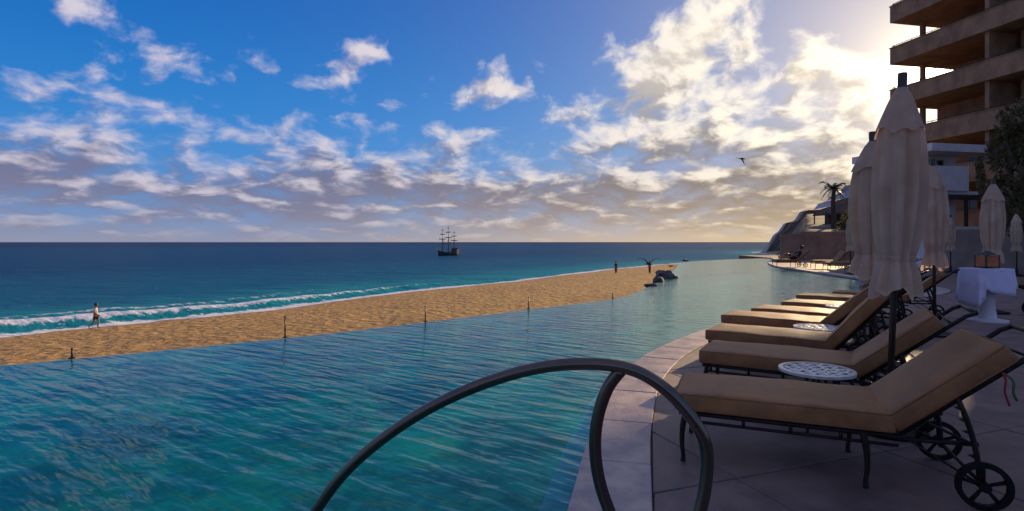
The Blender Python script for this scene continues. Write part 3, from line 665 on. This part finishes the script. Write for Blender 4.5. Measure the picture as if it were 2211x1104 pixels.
# ------------------------------------------------------------------ pool handrail
hr = thing('pool_handrail', 'dark bronze tubular pool handrail arching over the near corner of the pool', 'handrail', (.62, 2.0, 0))
def hp(px, py, Y): return at(px, py, Y)-Vector((.62, 2.0, 0))
main = [hp(1455, 1330, 1.99), hp(1490, 1180, 1.99), hp(1521, 1060, 1.99), hp(1523, 960, 1.99), hp(1480, 885, 2.0), hp(1415, 824, 2.02), hp(1345, 793, 2.05), hp(1250, 786, 2.10), hp(1150, 797, 2.15), hp(1040, 830, 2.20), hp(930, 880, 2.26), hp(830, 945, 2.32), hp(750, 1015, 2.37), hp(690, 1092, 2.41), hp(625, 1200, 2.46), hp(565, 1330, 2.50), hp(520, 1480, 2.54), hp(500, 1640, 2.56)]
MB().tube(smooth_curve(main, 6), .0235, 16).build('top_rail', M_rail, hr, True)
br = [hp(1340, 800, 2.06), hp(1312, 838, 2.08), hp(1291, 900, 2.10), hp(1285, 970, 2.11), hp(1297, 1050, 2.11), hp(1330, 1140, 2.10), hp(1372, 1240, 2.08), hp(1400, 1360, 2.05)]
MB().tube(smooth_curve(br, 6), .0235, 16).build('brace_rail', M_rail, hr, True)
for p in (main[0], br[-1]): MB().lathe([(.02, .03), (.05, .028), (.055, .012)], 18, (p.x, p.y)).build('anchor_flange', M_rail, hr, True, 40)

# ------------------------------------------------------------------ loungers
def build_lounger():
    t = thing('sun_lounger', 'x', 'sun lounger', group='sun loungers around the pool')
    Wd = .64; HXl, HZl = 1.20, .335
    sc = rounded_box(1.20, Wd, .115, .024, 18, 10, 3, .012, .009).build('seat_cushion', M_cushion, t, True, loc=(-.01, 0, .328))
    ring = [(.012, .012), (1.19, .012), (1.19, Wd-.012), (.012, Wd-.012)]
    def piping(parent, lx, z):
        pr = [(.02, .006, z), (lx-.02, .006, z), (lx-.006, .02, z), (lx-.006, Wd-.02, z), (lx-.02, Wd-.006, z), (.02, Wd-.006, z), (.006, Wd-.02, z), (.006, .02, z), (.02, .006, z)]
        MB().tube(pr, .0055, 6).build('piping', M_piping, parent, True)
    piping(sc, 1.20, .106); piping(sc, 1.20, .012)
    bc = rounded_box(.70, Wd, .11, .026, 14, 10, 3, .022, .010, 5).build('backrest_cushion', M_cushion, t, True, loc=(HXl, 0, HZl)); bc.rotation_euler = (0, -R(40), 0)
    piping(bc, .70, .10); piping(bc, .70, .012)
    # seat frame
    for y in (.03, Wd-.03):
        MB().tube([(.02, y, .312), (HXl+.04, y, .312)], .014, 8).build('side_rail', M_iron, t, True)
        MB().tube([(.05, y, .262), (HXl, y, .262)], .010, 8).build('lower_rail', M_iron, t, True)
        for x in (.14, .40, .66, .92): MB().tube([(x, y, .264), (x, y, .31)], .012, 6).build('spacer', M_iron, t, True)
        MB().tube([(HXl, y, .300), (1.56, y, .318)], .013, 8).build('rear_rail', M_iron, t, True)
    for i in range(7): MB().tube([(.06+i*.185, .03, .316), (.06+i*.185, Wd-.03, .316)], .008, 6).build('cross_slat', M_iron, t, True)
    for x, sgn in ((.06, -1), (1.03, 1)):
        for y in (.03, Wd-.03):
            MB().tube(smooth_curve([(x, y, .312), (x+.018*sgn, y, .22), (x+.022*sgn, y, .12), (x+.014*sgn, y, .04), (x+.016*sgn, y, .004)], 5), [.017, .018, .019, .019, .018, .018, .017, .016, .016, .015, .015, .014, .014, .013, .013, .013, .014, .015, .016, .017, .017], 8).build('leg', M_iron, t, True)
    # back frame, pivoting with the cushion
    bf = MB()
    for y in (.035, Wd-.035): bf.tube([(0, y, -.012), (.84, y, -.012), (.90, y, -.03)], .015, 8)
    bf.tube([(.90, .035, -.03), (.90, Wd-.035, -.03)], .015, 8)
    f = bf.build('backrest_frame', M_iron, t, True, loc=(HXl, 0, HZl)); f.rotation_euler = (0, -R(40), 0)
    for i in range(5): MB().tube([(.10+i*.16, .035, -.012), (.10+i*.16, Wd-.035, -.012)], .008, 6).build('back_slat', M_iron, f, True)
    # toothed rests, wheel posts, braces and wheels
    for y in (.012, Wd-.012):
        arc = [(1.50+.075*math.sin(a)-.02, y, .33+.25*(1-math.cos(a))/1.0) for a in [k/8*math.pi/2*1.05 for k in range(9)]]
        arc = [(1.56-.03*(k/8)**2*3.2, y, .10+.46*(k/8)) for k in range(9)]
        MB().tube(arc, .014, 8).build('wheel_post', M_iron, t, True)
        for k in range(5):
            z = .24+.062*k; xx = 1.56-.096*((z-.10)/.46)**2
            te = MB(); b = te.verts([(xx, y-.008, z), (xx-.045, y-.008, z+.022), (xx, y-.008, z+.03), (xx, y+.008, z), (xx-.045, y+.008, z+.022), (xx, y+.008, z+.03)])
            te.f += [(b, b+1, b+2), (b+3, b+5, b+4), (b, b+3, b+4, b+1), (b+1, b+4, b+5, b+2), (b+2, b+5, b+3, b)]; te.build('ratchet_tooth', M_iron, t)
        MB().tube([(HXl+.12, y, .42), (1.55, y, .31)], .009, 6).build('brace', M_iron, t, True)
        MB().tube([(HXl+.05, y, .30), (1.54, y, .125)], .006, 6).build('tie_rod', M_iron, t, True)
    MB().tube([(1.56, -.05, .125), (1.56, Wd+.05, .125)], .010, 8).build('axle', M_iron, t, True)
    for y in (-.045, Wd+.045):
        n = 28; ty = MB()
        prof = [(.125, -.013), (.125, .013), (.098, .016), (.098, -.016)]; k = None; first = None
        for j in range(n):
            a = 2*math.pi*j/n; b = ty.verts([(r*math.cos(a), o, r*math.sin(a)) for r, o in prof])
            if k is not None: ty.f += [(k+q, k+(q+1) % 4, b+(q+1) % 4, b+q) for q in range(4)]
            else: first = b
            k = b
        ty.f += [(k+q, k+(q+1) % 4, first+(q+1) % 4, first+q) for q in range(4)]
        wh = ty.build('wheel', M_tyre, t, True, 35, loc=(1.56, y, .125))
        MB().tube([(0, -.03, 0), (0, .03, 0)], .026, 12).build('hub', M_tyre, wh, True, 40)
        for j in range(5):
            a = 2*math.pi*j/5+.35; MB().tube([(.015*math.cos(a), 0, .015*math.sin(a)), (.102*math.cos(a), 0, .102*math.sin(a))], [.010, .014], 8, flat=.8).build('spoke', M_tyre, wh, True)
    return t
L0 = build_lounger()
def set_lounger(o, x, y, rz, label, back=40):
    o.location = (x, y, 0); o.rotation_euler = (0, 0, R(rz)); o['label'] = label
    for c in o.children:
        if c.name.split('.')[0] in ('backrest_cushion', 'backrest_frame'): c.rotation_euler = (0, -R(back), 0)
LG = [(1.04, 3.54, -22.5, 'nearest tan lounger with its black spoked wheels and back frame in full view', 40),
      (1.66, 4.92, -31, 'second tan lounger from the handrail, beyond the nearest lattice table', 40),
      (2.12, 6.10, -38, 'third tan lounger from the handrail, its backrest raised steeply', 50),
      (2.78, 7.34, -40, 'fourth tan lounger from the handrail, sunlit, just beyond the second lattice table', 42),
      (3.49, 8.10, -42, 'fifth tan lounger from the handrail, sunlit, nearer side of the third lattice table', 42),
      (4.34, 9.00, -42, 'sixth tan lounger from the handrail, sunlit, beyond the third lattice table', 42),
      (5.20, 10.10, -42, 'seventh tan lounger from the handrail, one before the last of the near row', 42),
      (6.20, 10.70, -42, 'last tan lounger of the near row, its foot beside the inlet of the pool', 42),
      (11.6, 10.9, 184, 'lounger at the right edge of the picture behind the cloth covered table', 18),
      (14.75, 31.0, -4, 'farthest lounger at the pool edge, with a person reclining on it', 42),
      (15.9, 29.2, -8, 'far lounger with raised back just right of the reclining person', 52),
      (15.1, 26.6, -10, 'far lounger in front of the garden wall, nearest the pool inlet on that side', 20),
      (17.0, 27.4, -10, 'far lounger half hidden behind the second parasol', 30),
      (15.6, 24.2, -14, 'far lounger directly left of the big closed parasol', 24)]
for i, (x, y, rz, lab, bk) in enumerate(LG):
    o = L0 if i == 0 else copy_tree(L0)
    j_ = (0, 0, 0) if i < 2 else (rnd.uniform(-.03, .03), rnd.uniform(-.03, .03), rnd.uniform(-1.5, 1.5))
    set_lounger(o, x+j_[0], y+j_[1], rz+j_[2], lab, bk)
for i, m in enumerate((M_red, M_green)):
    MB().tube(smooth_curve([(1.655, .01, .715), (1.660+.03*i, -.016, .68), (1.655+.035*i, -.02, .62), (1.675+.03*i, -.02, .55+.03*i)], 4), .006, 6).build('tie_cord', m, L0, True)

# ------------------------------------------------------------------ lattice tables
def build_table():
    t = thing('side_table', 'x', 'table', group='round lattice side tables'); r = .26
    n = 40; rg = MB(); prof = [(r, .425), (r, .445), (r-.03, .448), (r-.03, .425)]
    rg.lathe(prof+[prof[0]], n); rg.build('table_rim', M_tabletop, t, True, 40)
    for d in (0, 1):
        for i in range(-4, 5):
            o_ = i*.056; hl = math.sqrt(max(.0, (r-.02)**2-o_**2)); a = R(35)+d*math.pi/2; u = Vector((math.cos(a), math.sin(a), 0)); v = Vector((-u.y, u.x, 0))
            if hl < .03: continue
            pts = [v*o_+u*(-hl+2*hl*k/12)+Vector((0, 0, .438+.004*math.sin((k+d*6+i*6)*math.pi/2))) for k in range(13)]
            MB().tube(pts, .017, 6, flat=.3).build('lattice_bar', M_tabletop, t, True)
    for k in range(4):
        a = R(45)+k*math.pi/2; c, s_ = math.cos(a), math.sin(a)
        MB().tube(smooth_curve([(c*.21, s_*.21, .425), (c*.24, s_*.24, .34), (c*.16, s_*.16, .2), (c*.19, s_*.19, .06), (c*.225, s_*.225, .005)], 4), .012, 8).build('leg', M_iron, t, True)
    MB().lathe([(.155, .19), (.170, .195), (.155, .20), (.145, .195), (.155, .19)], 24).build('stretcher_ring', M_iron, t, True)
    return t
T0 = build_table()
for i, (px, py, lab) in enumerate(((1763, 797, 'round white lattice table between the two nearest loungers'), (1768, 706, 'round white lattice table between the third and fourth lounger, half hidden'), (1825, 661, 'round white lattice table farthest away, between the sunlit loungers'))):
    o = T0 if i == 0 else copy_tree(T0); Y = .955*FPX/(py-HY); o.location = ((px-HX)/FPX*Y, Y, 0); o['label'] = lab

# ------------------------------------------------------------------ closed parasols
def build_parasol(seed):
    r_ = random.Random(seed); ph = r_.uniform(0, 6)
    t = thing('closed_parasol', 'x', 'parasol', group='closed parasols on the deck')
    MB().tube([(0, 0, .04), (0, 0, 2.60)], .025, 12).build('pole', M_polewood, t, True)
    MB().lathe([(.0, .0), (.27, 0), (.28, .03), (.10, .07), (.05, .10), (.045, .30), (.0, .30)], 24).build('base', M_iron, t, True, 40)
    MB().lathe([(.0, 2.66), (.034, 2.655), (.037, 2.63), (.034, 2.56), (.042, 2.52), (.0, 2.5)], 14).build('finial', M_polewood, t, True, 50)
    hs_ = [(8, 1.5, r_.uniform(0, 6.3), r_.uniform(-.5, .5)), (13, .55, r_.uniform(0, 6.3), r_.uniform(-.9, .9)), (19, .25, r_.uniform(0, 6.3), r_.uniform(-1.2, 1.2)), (27, .12, r_.uniform(0, 6.3), r_.uniform(-1.5, 1.5)), (3, .45, r_.uniform(0, 6.3), 1.3), (5, .35, r_.uniform(0, 6.3), -1.6)]
    def fold(r, z, a, i):
        deep = .05+.10*min(1, max(0, (2.4-z)/.6))
        return .83*r*(1+deep*sum(w_*math.sin(k*a+p_+z*tw) for k, w_, p_, tw in hs_)*.8)
    prof = [(.040, 2.525), (.075, 2.47), (.11, 2.40), (.145, 2.32), (.165, 2.26), (.18, 2.20), (.192, 2.08), (.20, 1.95), (.198, 1.80), (.19, 1.65), (.178, 1.50), (.155, 1.38), (.132, 1.30), (.125, 1.275), (.14, 1.24), (.165, 1.17), (.185, 1.08), (.195, 1.02)]
    c = MB().lathe(prof, 144, fn=fold)
    for q in range(144):                                 # uneven hem
        k = 17*144+q; a = 2*math.pi*q/144; x, y, z = c.v[k]; c.v[k] = (x, y, z-.035*math.cos(2*a+ph)-.03*math.sin(5*a+1)-.012*math.sin(9*a))
    c.build('canopy', M_canopy, t, True)
    v = MB().lathe([(.045, 2.545), (.085, 2.49), (.125, 2.41), (.165, 2.32), (.192, 2.255), (.205, 2.215)], 96, fn=lambda r, z, a, i: 0.85*r*(1+.035*i/5*math.cos(8*a+ph)+.05*math.sin(3*a+ph)+.03*i/5*math.sin(13*a+2)+.02*i/5*math.sin(23*a)))
    for q in range(96):
        k = 5*96+q; x, y, z = v.v[k]; v.v[k] = (x, y, z-.010*math.cos(8*2*math.pi*q/96+ph)-.022*math.cos(3*2*math.pi*q/96)-.012*math.sin(5*2*math.pi*q/96+2))
    v.build('top_vent', M_canopy, t, True)
    MB().lathe([(.136, 1.268), (.139, 1.275), (.139, 1.29), (.136, 1.297)], 96, fn=lambda r, z, a, i: fold(r, 1.28, a, 0)).build('strap', M_canopy, t, True)
    for k in range(8):
        a = k*math.pi/4+.2; MB().tube([(.04*math.cos(a), .04*math.sin(a), 2.47), (.10*math.cos(a), .10*math.sin(a), 1.75), (.075*math.cos(a), .075*math.sin(a), 1.12)], .008, 6).build('rib', M_polewood, t, True)
    return t
P0 = build_parasol(1)
PS = [(2.79, 4.12, 0, 'largest closed beige parasol in front, tall against the sky'), (4.10, 6.33, 1.0, 'closed beige parasol just behind the largest one, to its left'),
      (6.36, 8.36, 2.1, 'closed beige parasol right of the largest one, before the white annex'), (9.50, 11.0, .6, 'closed beige parasol behind the cloth covered table'),
      (20.2, 25.6, 1.7, 'small far closed parasol before the dark opening of the annex'), (20.8, 22.9, 2.6, 'small far closed parasol at the right edge of the picture'), (14.85, 24.4, .3, 'small far closed parasol before the garden wall, left of the others')]
for i, (x, y, rz, lab) in enumerate(PS):
    o = P0 if i == 0 else copy_tree(P0); o.location = (x, y, 0); o.rotation_euler = (0, R(2.3) if i == 0 else R((.3, -.6, .5, .2, -.3, .6)[i-1]), 0); o['label'] = lab
    o.scale = [(.88, .88, 1), (1.22, 1.22, 1), (.92, .92, 1)][i] if i < 3 else (1, 1, 1)
    if i: 
        for c in o.children:
            c.rotation_euler = (0, 0, rz)

# ------------------------------------------------------------------ cloth covered table and lamp
tb = thing('cloth_table', 'tall pedestal table under a hanging lilac white cloth, right of the lounger row', 'table', (8.42, 9.85, 0))
MB().lathe([(.30, .0), (.30, .03), (.14, .06), (.11, .30), (.13, .60), (.30, .895)], 20).build('pedestal', M_stucco2, tb, True, 40)
MB().span((-.27, -.22, .896), (.23, .22, .925)).build('table_top', M_dark, tb)
cg = MB(); nU = 48; rows = []
for lev in range(7):
    t = lev/6; ring = []
    for j in range(nU):
        a = 2*math.pi*j/nU; ex = abs(math.cos(a))**.35*math.copysign(1, math.cos(a)); ey = abs(math.sin(a))**.35*math.copysign(1, math.sin(a))
        drop = (.40 if math.cos(a) > -.5 else .62)+.07*math.sin(4*a+.6); fl = 1+t*(.06*math.sin(9*a)+.08)
        ring.append(((.315*ex-.02)*fl, .29*ey*fl, .936-drop*t))
    rows.append(cg.verts(ring))
for a, b in zip(rows[:-1], rows[1:]): cg.f += [(a+j, a+(j+1) % nU, b+(j+1) % nU, b+j) for j in range(nU)]
cg.f.append(tuple(rows[0]+j for j in range(nU)))
cl_o = tag(cg.build('table_cloth', M_cloth, None, True, 50, loc=(8.42, 9.85, 0)), 'lilac white cloth hanging over the tall pedestal table', 'cloth')
sv = cl_o.modifiers.new('thick', 'SOLIDIFY'); sv.thickness = .004
lp = thing('orange_lantern', 'small orange lantern with a dark centre post standing on the cloth covered table', 'lantern', (8.42, 9.85, .942))
for sx_, sy_ in ((-1, 0), (1, 0), (0, -1), (0, 1)): MB().box((sx_*.115, sy_*.115, .125), (.012 if sx_ else .20, .012 if sy_ else .20, .19)).build('side_panel', M_orange, lp)
for sx_, sy_ in ((-1, -1), (1, -1), (-1, 1), (1, 1)): MB().box((sx_*.113, sy_*.113, .115), (.024, .024, .23)).build('corner_post', M_dark, lp)
MB().box((0, 0, .012), (.25, .25, .02)).build('base', M_dark, lp); MB().lathe([(.18, .232), (.10, .27), (.03, .30), (0, .31)], 4).build('lid', M_dark, lp); MB().tube([(0, 0, .02), (0, 0, .22)], .022, 8).build('centre_post', M_dark, lp, True)

# ------------------------------------------------------------------ people
def skin_mesh(name, verts, edges, radii, m, parent=None, sub=2, root=0):
    bm = bmesh.new(); ly = bm.verts.layers.skin.verify(); vs = [bm.verts.new(v) for v in verts]
    for a, b in edges: bm.edges.new((vs[a], vs[b]))
    for v, r in zip(vs, radii): v[ly].radius = (r, r) if not isinstance(r, tuple) else r
    vs[root][ly].use_root = True
    me = bpy.data.meshes.new(name); bm.to_mesh(me); bm.free(); me.materials.append(m)
    o = link(name, me, parent); sk = o.modifiers.new('skin', 'SKIN'); sk.use_smooth_shade = True; sb = o.modifiers.new('sub', 'SUBSURF'); sb.levels = sb.render_levels = sub
    return o
POSES = {
 'walk': dict(pel=(0, 0, .95), chest=(.02, 0, 1.30), neck=(.03, 0, 1.47), head=(.06, 0, 1.62), top=(.06, 0, 1.72), sh=.17, hip=.09,
              lk=(.16, .09, .53), la=(.10, .09, .09), lt=(.26, .09, .035), rk=(-.03, -.09, .50), ra=(-.36, -.09, .20), rt=(-.30, -.09, .06),
              le=(-.10, .23, 1.13), lh=(.04, .25, .92), re=(.06, -.23, 1.12), rh=(.22, -.22, .98)),
 'stand': dict(pel=(0, 0, .93), chest=(0, 0, 1.28), neck=(0, 0, 1.46), head=(.03, 0, 1.62), top=(.03, 0, 1.72), sh=.17, hip=.09,
              lk=(.02, .10, .50), la=(0, .10, .08), lt=(.15, .11, .035), rk=(.02, -.10, .50), ra=(0, -.10, .08), rt=(.15, -.11, .035),
              le=(.0, .24, 1.13), lh=(.06, .24, .88), re=(.0, -.24, 1.13), rh=(.06, -.24, .88)),
 'recline': dict(pel=(1.10, 0, .54), chest=(1.32, 0, .80), neck=(1.43, 0, .93), head=(1.46, 0, 1.06), top=(1.48, 0, 1.17), sh=.17, hip=.09,
              lk=(.70, .10, .78), la=(.42, .10, .50), lt=(.25, .10, .52), rk=(.66, -.10, .55), ra=(.24, -.10, .52), rt=(.20, -.10, .66),
              le=(1.12, .24, .70), lh=(.90, .17, .66), re=(1.12, -.24, .70), rh=(.88, -.20, .62)),
 'sit': dict(pel=(0, 0, .53), chest=(.04, 0, .85), neck=(.07, 0, 1.02), head=(.11, 0, 1.16), top=(.11, 0, 1.27), sh=.17, hip=.09,
              lk=(.42, .12, .52), la=(.42, .12, .10), lt=(.56, .12, .05), rk=(.42, -.12, .52), ra=(.40, -.12, .10), rt=(.54, -.12, .05),
              le=(.12, .24, .72), lh=(.34, .18, .60), re=(.12, -.24, .72), rh=(.34, -.18, .60))}
def person(pose, label, loc, rz, top_m, low_m, scale=1.0, legs_long=False, group=None):
    p = POSES[pose]; t = thing('person', label, 'person', loc, rz, group); t.scale = (scale,)*3
    V = lambda k: Vector(p[k]); up = (V('chest')-V('pel')).normalized(); f0 = Vector((0, 0, 0))
    shl = V('chest').lerp(V('neck'), .62)+Vector((0, p['sh'], 0)); shr = shl-Vector((0, 2*p['sh'], 0)); hl = V('pel')+Vector((0, p['hip'], -.03)); hr_ = hl-Vector((0, 2*p['hip'], 0))
    fwd = Vector((1, 0, 0)) if pose != 'recline' else Vector((-.8, 0, .5))
    vs = [V('pel'), V('pel').lerp(V('chest'), .5), V('chest'), V('neck'), V('head'), V('top'), shl, V('le'), V('lh'), shr, V('re'), V('rh'), hl, V('lk'), V('la'), V('lt'), hr_, V('rk'), V('ra'), V('rt')]
    ed = [(0, 1), (1, 2), (2, 3), (3, 4), (4, 5), (2, 6), (6, 7), (7, 8), (2, 9), (9, 10), (10, 11), (0, 12), (12, 13), (13, 14), (14, 15), (0, 16), (16, 17), (17, 18), (18, 19)]
    ra = [.125, .12, .13, .055, .095, .07, .06, .042, .03, .06, .042, .03, .095, .06, .042, .035, .095, .06, .042, .035]
    # fingers and nose
    for hi, el_, sg in ((8, 7, 1), (11, 10, -1)):
        d = (vs[hi]-vs[el_]).normalized(); pb = len(vs); vs.append(vs[hi]+d*.06); ra.append(.028); ed.append((hi, pb))
        sd_ = d.cross(Vector((0, 1, 0))); sd_ = sd_.normalized() if sd_.length > .05 else Vector((0, 0, 1))
        for k, ln in enumerate((.07, .085, .08, .06)):
            a = len(vs); vs += [vs[pb]+d*.03+sd_*(k-1.5)*.021, vs[pb]+d*(.03+ln)+sd_*(k-1.5)*.024-Vector((0, sg*.015, 0))]; ra += [.009, .007]; ed += [(pb, a), (a, a+1)]
        a = len(vs); vs.append(vs[hi]+d*.05+sd_*.055); ra.append(.010); ed.append((hi, a))
    nz = len(vs); vs.append(V('head')+fwd*.115); ra.append(.018); ed.append((4, nz))
    skin_mesh('body', vs, ed, ra, M_skin, t, 1)
    mid = V('pel').lerp(V('chest'), .5)
    if top_m:
        skin_mesh('shirt', [V('pel')+up*.02, mid, V('chest'), V('chest').lerp(V('neck'), .7), shl, shl.lerp(V('le'), .8), shr, shr.lerp(V('re'), .8)], [(0, 1), (1, 2), (2, 3), (2, 4), (4, 5), (2, 6), (6, 7)], [.150, .145, .155, .075, .078, .062, .078, .062], top_m, t, 1)
    if low_m:
        e = 1.0 if legs_long else .78
        k1, k2 = hl.lerp(V('lk'), e), hr_.lerp(V('rk'), e)
        vv = [V('pel')+up*.04, V('pel'), hl, k1, hr_, k2]; ee = [(0, 1), (1, 2), (2, 3), (1, 4), (4, 5)]; rr = [.14, .145, .115, .085, .115, .085]
        if legs_long: vv += [V('lk').lerp(V('la'), .95), V('rk').lerp(V('ra'), .95)]; ee += [(3, 6), (5, 7)]; rr += [.06, .06]
        skin_mesh('trousers' if legs_long else 'shorts', vv, ee, rr, low_m, t, 1)
    hd = V('head').lerp(V('top'), .45)-fwd*.025; hb = MB()
    hb.lathe([(.0, .13), (.06, .118), (.098, .07), (.108, .01), (.10, -.05), (.06, -.085)], 14); o = hb.build('hair', M_hair, t, True, loc=hd)
    return t
def on_beach(px, Y): x = (px-HX)/FPX*Y; return (x, Y, beach_z(x, Y)+.02)
px_ = at(206, 713, 38); person('walk', 'person in a white shirt and dark shorts walking along the surf', (px_.x, 38, beach_z(px_.x, 38)+.02), R(15), M_white, M_brown, 1.0)
b1 = at(1330, 594, 92); person('stand', 'dark clothed person standing alone on the sand beyond the pool', (b1.x, 92, beach_z(b1.x, 92)), R(120), M_navy, M_navy, 1.15, True)
b2 = at(1403, 596, 86); person('stand', 'person in brown clothes standing below the low flying pelican', (b2.x, 86, beach_z(b2.x, 86)), R(200), M_brown, M_brown, 1.15, True)
person('recline', 'person in dark clothes reclining on the farthest lounger', (14.75+.32*.07, 31.0+.32, 0), R(-4), M_navy, M_brown)
sp = (8.05, 10.45); person('sit', 'bare shouldered person sitting on the last lounger of the near row, by a parasol', (7.05, 10.35, 0), R(130), None, M_orange)

# ------------------------------------------------------------------ birds
def bird(label, loc, rz, span, up, tilt=0.0):
    t = thing('flying_bird', label, 'bird', loc, rz, 'birds in the air'); t.rotation_euler = (tilt, 0, rz); s_ = span/2
    MB().lathe([(0, -.5*s_), (.05*s_, -.44*s_), (.09*s_, -.25*s_), (.14*s_, 0), (.11*s_, .22*s_), (.06*s_, .34*s_), (.075*s_, .42*s_), (.06*s_, .5*s_), (.0, .55*s_)], 12).build('body', M_feather, t, True).rotation_euler = (0, R(90), 0)
    MB().tube([(.52*s_, 0, 0), (.75*s_, 0, -.03*s_)], [.035*s_, .006*s_], 8).build('beak', M_beak, t, True)
    for sg in (-1, 1):
        wg = MB(); n = 8; top = []; 
        for i in range(n+1):
            q = i/n; y = sg*s_*q; z = s_*(up*math.sin(q*2.0)*.62-.18*q*q); x0 = .14*s_*(1+.5*math.sin(q*3))-.12*s_*q; ch = .34*s_*(1-.72*q**1.6)
            top.append(wg.verts([(x0, y, z), (x0-ch*.5, y, z+.018*s_), (x0-ch, y, z-.01*s_), (x0-ch*.5, y, z-.012*s_)]))
        for a, b in zip(top[:-1], top[1:]): wg.f += [(a+k, a+(k+1) % 4, b+(k+1) % 4, b+k) for k in range(4)]
        wg.f += [tuple(top[-1]+k for k in range(4))]
        wg.build('wing', M_feather, t, True)
    tl = MB(); b = tl.verts([(-.42*s_, -.03*s_, 0), (-.42*s_, .03*s_, 0), (-.72*s_, .11*s_, .0), (-.72*s_, -.11*s_, 0), (-.5*s_, 0, .03*s_)]); tl.f += [(b, b+1, b+2, b+3), (b, b+1, b+4), (b+1, b+2, b+4), (b+2, b+3, b+4), (b+3, b, b+4)]; tl.build('tail', M_feather, t)
bird('dark pelican flying low over the beach with raised wings', at(1401, 570, 46), R(-80), 2.1, .85)
bird('small bird low over the water right of the pelican', at(1480, 563, 50), R(160), 1.2, .5)
bird('dark bird gliding high among the clouds above the headland', at(1602, 343, 60), R(25), 1.6, -.35, R(38))
bird('small bird perched low above the tallest boulder', at(1449, 575, 21), R(200), .42, .4)

# ------------------------------------------------------------------ tall ship
s0 = at(967, 551, 265); ship = thing('sailing_ship', 'dark three masted sailing ship far out on the sea', 'ship', (s0.x, 265, SEA_Z), R(228))
hl = MB(); secs = []
for i in range(13):
    q = i/12; x = -6+12*q; bw = 1.7*(1-abs(2*q-.85)**3*.55) if q < .9 else 1.7*max(.08, (1-q)*5.2); sheer = 1.5+.9*(q-.5)**2*4+(0.9 if q < .22 else 0)
    secs.append(hl.verts([(x, -bw, sheer), (x, -bw*.98, .5), (x, -bw*.6, -.5), (x, 0, -.8), (x, bw*.6, -.5), (x, bw*.98, .5), (x, bw, sheer)]))
for a, b in zip(secs[:-1], secs[1:]): hl.f += [(a+k, a+k+1, b+k+1, b+k) for k in range(6)]+[(a+6, a, b, b+6)]
hl.f += [tuple(secs[0]+k for k in range(7)), tuple(secs[-1]+k for k in reversed(range(7)))]
hl.build('hull', M_hull, ship)
MB().span((-5.7, -1.2, 2.4), (-3.6, 1.2, 3.5)).build('deckhouse', M_hull, ship)
MB().tube([(5.6, 0, 2.3), (9.2, 0, 4.0)], [.14, .06], 8).build('bowsprit', M_shipwood, ship, True)
for x, h in ((-3.9, 12.2), (-.3, 14.6), (3.4, 13.2)):
    ms = MB().tube([(x, 0, 1), (x-.2, 0, h)], [.19, .07], 8).build('mast', M_shipwood, ship, True)
    for k, (zf, hw) in enumerate(((.42, 3.0), (.60, 2.6), (.77, 2.0), (.90, 1.3))):
        if x < -3 and k == 0: continue
        MB().tube([(x-.12, -hw, h*zf), (x-.12, 0, h*zf+.02), (x-.12, hw, h*zf)], [.06, .10, .06], 6).build('yard', M_shipwood, ms, True)
        if k < 3: MB().tube([(x+.05, -hw*.9, h*zf-.14), (x+.07, -hw*.3, h*zf-.2), (x+.07, hw*.3, h*zf-.2), (x+.05, hw*.9, h*zf-.14)], [.08, .17, .17, .08], 7).build('furled_sail', M_sail, ms, True)
    for sg in (-1, 1):
        for dx in (-.9, -.3, .3): MB().tube([(x+dx, sg*1.6, 1.6), (x-.15, 0, h*.62)], .03, 4).build('shroud', M_shipwood, ms)
    MB().tube([(x-.2, 0, h*.95), (x+4.2, 0, 2.4 if x < 3 else 3.6)], .03, 4).build('stay', M_shipwood, ship)
